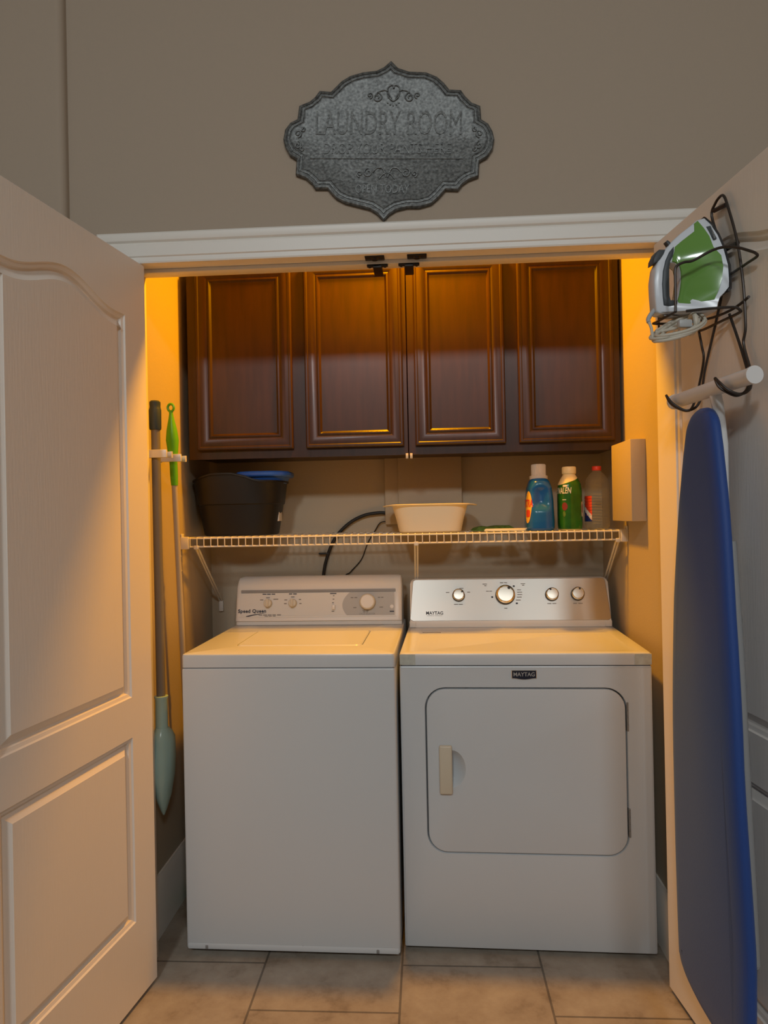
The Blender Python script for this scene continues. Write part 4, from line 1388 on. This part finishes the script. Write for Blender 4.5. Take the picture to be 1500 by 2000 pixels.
def make_iron():
    s0 = 0.345
    t, o = on_door('steam_iron', 'green and white steam iron standing nose up in the wire rack', 'iron', s0, 0.09, 1.742)
    def put(nm, bm, m, par=t, **k):
        bmesh.ops.translate(bm, verts=bm.verts[:], vec=-o)
        return build(nm, bm, m, par, **k)
    shell = [(0.0449, 1.9591), (0.0345, 1.9405), (0.0244, 1.9136), (0.0167, 1.8792), (0.0125, 1.8388), (0.0117, 1.8103), (0.0119, 1.7909), (0.0212, 1.7804), (0.033, 1.7685), (0.0363, 1.7581), (0.0391, 1.7420), (0.0788, 1.7433), (0.1292, 1.7449), (0.1521, 1.745),
             (0.1603, 1.751), (0.1626, 1.7882), (0.1634, 1.8179), (0.159, 1.8477), (0.151, 1.8656), (0.1337, 1.8894), (0.118, 1.9074), (0.0962, 1.9268), (0.0759, 1.9418), (0.0619, 1.9538)]
    hole = [(0.1252, 1.8589), (0.1145, 1.8574), (0.1055, 1.85), (0.1024, 1.8388), (0.1028, 1.8209), (0.1043, 1.803), (0.1077, 1.7851), (0.1118, 1.7747), (0.1255, 1.7747), (0.1299, 1.7837), (0.1299, 1.8179), (0.1285, 1.8477)]
    sole = [(0.0430, 1.9640), (0.0330, 1.9420), (0.0225, 1.9145), (0.0145, 1.8795), (0.0100, 1.8388), (0.0085, 1.8103), (0.0085, 1.7890), (0.0190, 1.7785), (0.0215, 1.7815), (0.0135, 1.7900), (0.0130, 1.8103), (0.0145, 1.8388), (0.0190, 1.8795), (0.0270, 1.9145), (0.0370, 1.9420)]
    put('shell', shaped(shell, hole, s0, 0.0, 0.003), M_iron_w, angle=50)
    put('soleplate', shaped(sole, None, s0, 0.001), M_sole)
    tank = [(0.0611, 1.9523), (0.0516, 1.9329), (0.0436, 1.9105), (0.0396, 1.8836), (0.027, 1.8627), (0.0261, 1.8358), (0.0298, 1.8089), (0.0365, 1.785), (0.0446, 1.7648), (0.0784, 1.7627), (0.1121, 1.7613), (0.1113, 1.7745), (0.1074, 1.7851), (0.1040, 1.803),
            (0.1022, 1.8209), (0.1021, 1.8388), (0.1050, 1.8505), (0.1140, 1.8580), (0.1225, 1.8600), (0.1195, 1.8731), (0.1155, 1.8835), (0.1140, 1.8939), (0.1000, 1.9060), (0.0717, 1.9269), (0.0700, 1.9448)]
    put('water_tank', shaped(tank, None, s0, 0.0022, 0.0016), M_iron_g, angle=50)
    grip = [(0.116, 1.8954), (0.1163, 1.8835), (0.1196, 1.8716), (0.1255, 1.8615), (0.1288, 1.8462), (0.1299, 1.8179), (0.1299, 1.7837), (0.1278, 1.7745), (0.1118, 1.7739), (0.1128, 1.7616), (0.1335, 1.7606), (0.1441, 1.7628), (0.1459, 1.7822), (0.1468, 1.8105), (0.1439, 1.8388), (0.1373, 1.8626), (0.1277, 1.882)]
    put('handle_grip', shaped(grip, None, s0, 0.0026, 0.0018), M_iron_d, angle=50)
    put('dial', shaped([(0.164, 1.8560), (0.163, 1.8671), (0.156, 1.882), (0.1485, 1.8890), (0.1340, 1.8890), (0.1385, 1.8775), (0.148, 1.8641)], None, s0, 0.001), M_iron_d)
    put('steam_button', shaped([(0.131, 1.9083), (0.1256, 1.9128), (0.1195, 1.9084), (0.1190, 1.8967), (0.1236, 1.8974), (0.1268, 1.9029)], None, s0, -0.004), M_iron_d)
    lab = [(0.0470, 1.9345), (0.0385, 1.9360), (0.0310, 1.9031), (0.0370, 1.9016)]
    hw = lambda p: half_width(p[0], p[1])
    bm = new_bm()
    bridge(bm, [[D(s0 + hw(q) + dd, q[0], q[1]) for q in lab] for dd in (-0.004, 0.0008)], True, True, True)
    put('name_plate', bm, M_iron_d)
    c = Vector((0.0385, 1.919))
    M = frame(D(s0 + 0.0345 + 0.004, c.x, c.y) - o, (0, 0.25, -0.97), (0, -0.97, -0.25))
    text_on('plate_print', 'BLACK+DECKER', 0.0052, M, M_lgrey, t, 0.8)
    put('heel_rest', shaped([(0.140, 1.7455), (0.150, 1.746), (0.128, 1.738), (0.105, 1.741)], None, s0, -0.006), M_lgrey)
    # flex: strain relief, coil and plug
    def pc(p):
        return D(*p) - o
    bm = new_bm()
    tube(bm, [pc(p) for p in ((0.345, 0.150, 1.762), (0.350, 0.163, 1.752), (0.356, 0.176, 1.735), (0.360, 0.177, 1.726))], [0.0055, 0.0045], 10, smooth=4)
    build('strain_relief', bm, M_plug, t)
    rnd = random.Random(3)
    pts = [(0.360, 0.177, 1.727), (0.362, 0.172, 1.712)]
    Lx, Mx = Vector((0.004, 0.054, -0.022)), Vector((0.040, 0.006, -0.024))
    cc = Vector((0.372, 0.118, 1.709))
    turns = 6
    for k in range(turns * 14):
        a = 2 * pi * k / 14
        jit = 1 + 0.10 * sin(k * 0.37) + 0.05 * rnd.uniform(-1, 1) * 0.4
        off = Vector((0.012 * sin(k * 0.11), 0.004 * cos(k * 0.21), 0.010 * (k / (turns * 14) - 0.5) + 0.003 * sin(k * 0.9)))
        p = cc + Lx * cos(a) * jit + Mx * sin(a) * (0.85 + 0.12 * cos(k * 0.23)) + off
        pts.append(tuple(p))
    pts += [(0.385, 0.105, 1.712), (0.392, 0.098, 1.718)]
    bm = new_bm()
    tube(bm, [pc(p) for p in pts], 0.0034, 8, smooth=2)
    build('power_cord', bm, M_cord, t)
    bm = new_bm()
    q = pc((0.395, 0.112, 1.713))
    box(bm, q.x - 0.008, q.x + 0.008, q.y - 0.016, q.y + 0.014, q.z - 0.009, q.z + 0.009, 0.004)
    for dz in (-0.004, 0.004):
        box(bm, q.x - 0.001, q.x + 0.001, q.y + 0.013, q.y + 0.028, q.z + dz - 0.001, q.z + dz + 0.001)
    build('plug', bm, M_plug, t)
    bm = new_bm()
    tube(bm, [pc((0.372 + 0.030 * cos(a), 0.085 + 0.006 * cos(a), 1.718 + 0.020 * sin(a))) for a in [2 * pi * k / 20 for k in range(20)]], 0.0055, 8, closed=True)
    build('cord_wrap', bm, M_cord, t)
make_iron()

def make_board():
    sc = 0.372
    t, o = on_door('ironing_board', 'blue covered ironing board hanging nose up on the right door', 'ironing board', sc, 0.075, 0.17)
    nf = lambda s, z: 0.066 + (s - 0.19) * (0.085 + 0.055 * max(0.0, min(1.0, (z - 0.42) / 0.35))) + (1.53 - z) * 0.004 - max(0, z - 1.1) * 0.02
    hw = [(1.532, 0.012), (1.527, 0.040), (1.515, 0.062), (1.495, 0.081), (1.46, 0.094), (1.42, 0.106), (1.30, 0.136), (1.15, 0.160), (0.99, 0.179), (0.80, 0.192), (0.55, 0.191), (0.40, 0.187), (0.25, 0.180), (0.225, 0.172), (0.205, 0.155), (0.190, 0.12), (0.180, 0.06), (0.178, 0.012)]
    out = [(sc - h, z) for z, h in hw] + [(sc + h, z) for z, h in hw[::-1]]
    out = [tuple(p) for p in smooth_path([(q[0], q[1], 0) for q in out], 3, True)]
    out = [(p[0], p[1]) for p in out]
    bm = new_bm()
    rows = [(0.012, -0.028), (0.002, -0.026), (0.0, -0.020), (0.001, -0.013), (0.007, -0.0075), (0.018, -0.0035), (0.032, -0.0010), (0.048, 0.0)]
    loops = [[D(q[0], nf(q[0], q[1]) + dn, q[1]) - o for q in inset(out, di)] for di, dn in rows]
    bridge(bm, loops, True, True, True)
    c = build('padded_cover', bm, M_board, t, angle=60)
    # legs folded behind: T-foot bar, its leg and a second frame
    bm = new_bm()
    tube(bm, [D(0.228, 0.058, 1.5695) - o, D(0.557, 0.058, 1.5695) - o], 0.0165, 20)
    fb = build('foot_bar', bm, M_tubew, t)
    for s in (0.2275, 0.5575):
        bm = new_bm()
        d = 0.006 if s > 0.3 else -0.006
        tube(bm, [D(s - d * 0.4, 0.058, 1.5695) - o, D(s + d, 0.058, 1.5695) - o], 0.0178, 20)
        build('end_cap', bm, M_tubew, fb)
    bm = new_bm()
    tube(bm, [D(0.405, 0.056, 1.568) - o, D(0.408, 0.050, 1.535) - o, D(0.408, 0.042, 1.45) - o, D(0.388, 0.032, 1.25) - o, D(0.372, 0.028, 0.95) - o, D(0.370, 0.026, 0.45) - o], 0.0125, 14)
    build('leg', bm, M_tubew, t)
    bm = new_bm()
    for q in (((0.436, 0.042, 1.24), (0.456, 0.042, 1.02), (0.470, 0.042, 0.77), (0.486, 0.042, 0.50), (0.492, 0.042, 0.38)), ((0.325, 0.036, 1.24), (0.310, 0.036, 1.02), (0.298, 0.036, 0.77), (0.286, 0.036, 0.50), (0.280, 0.036, 0.38))):
        tube(bm, [D(*p) - o for p in q], 0.0105, 12)
    tube(bm, [D(0.278, 0.036, 0.38) - o, D(0.494, 0.042, 0.38) - o], 0.0105, 12)
    build('rear_leg_frame', bm, M_boardback, t)
make_board()
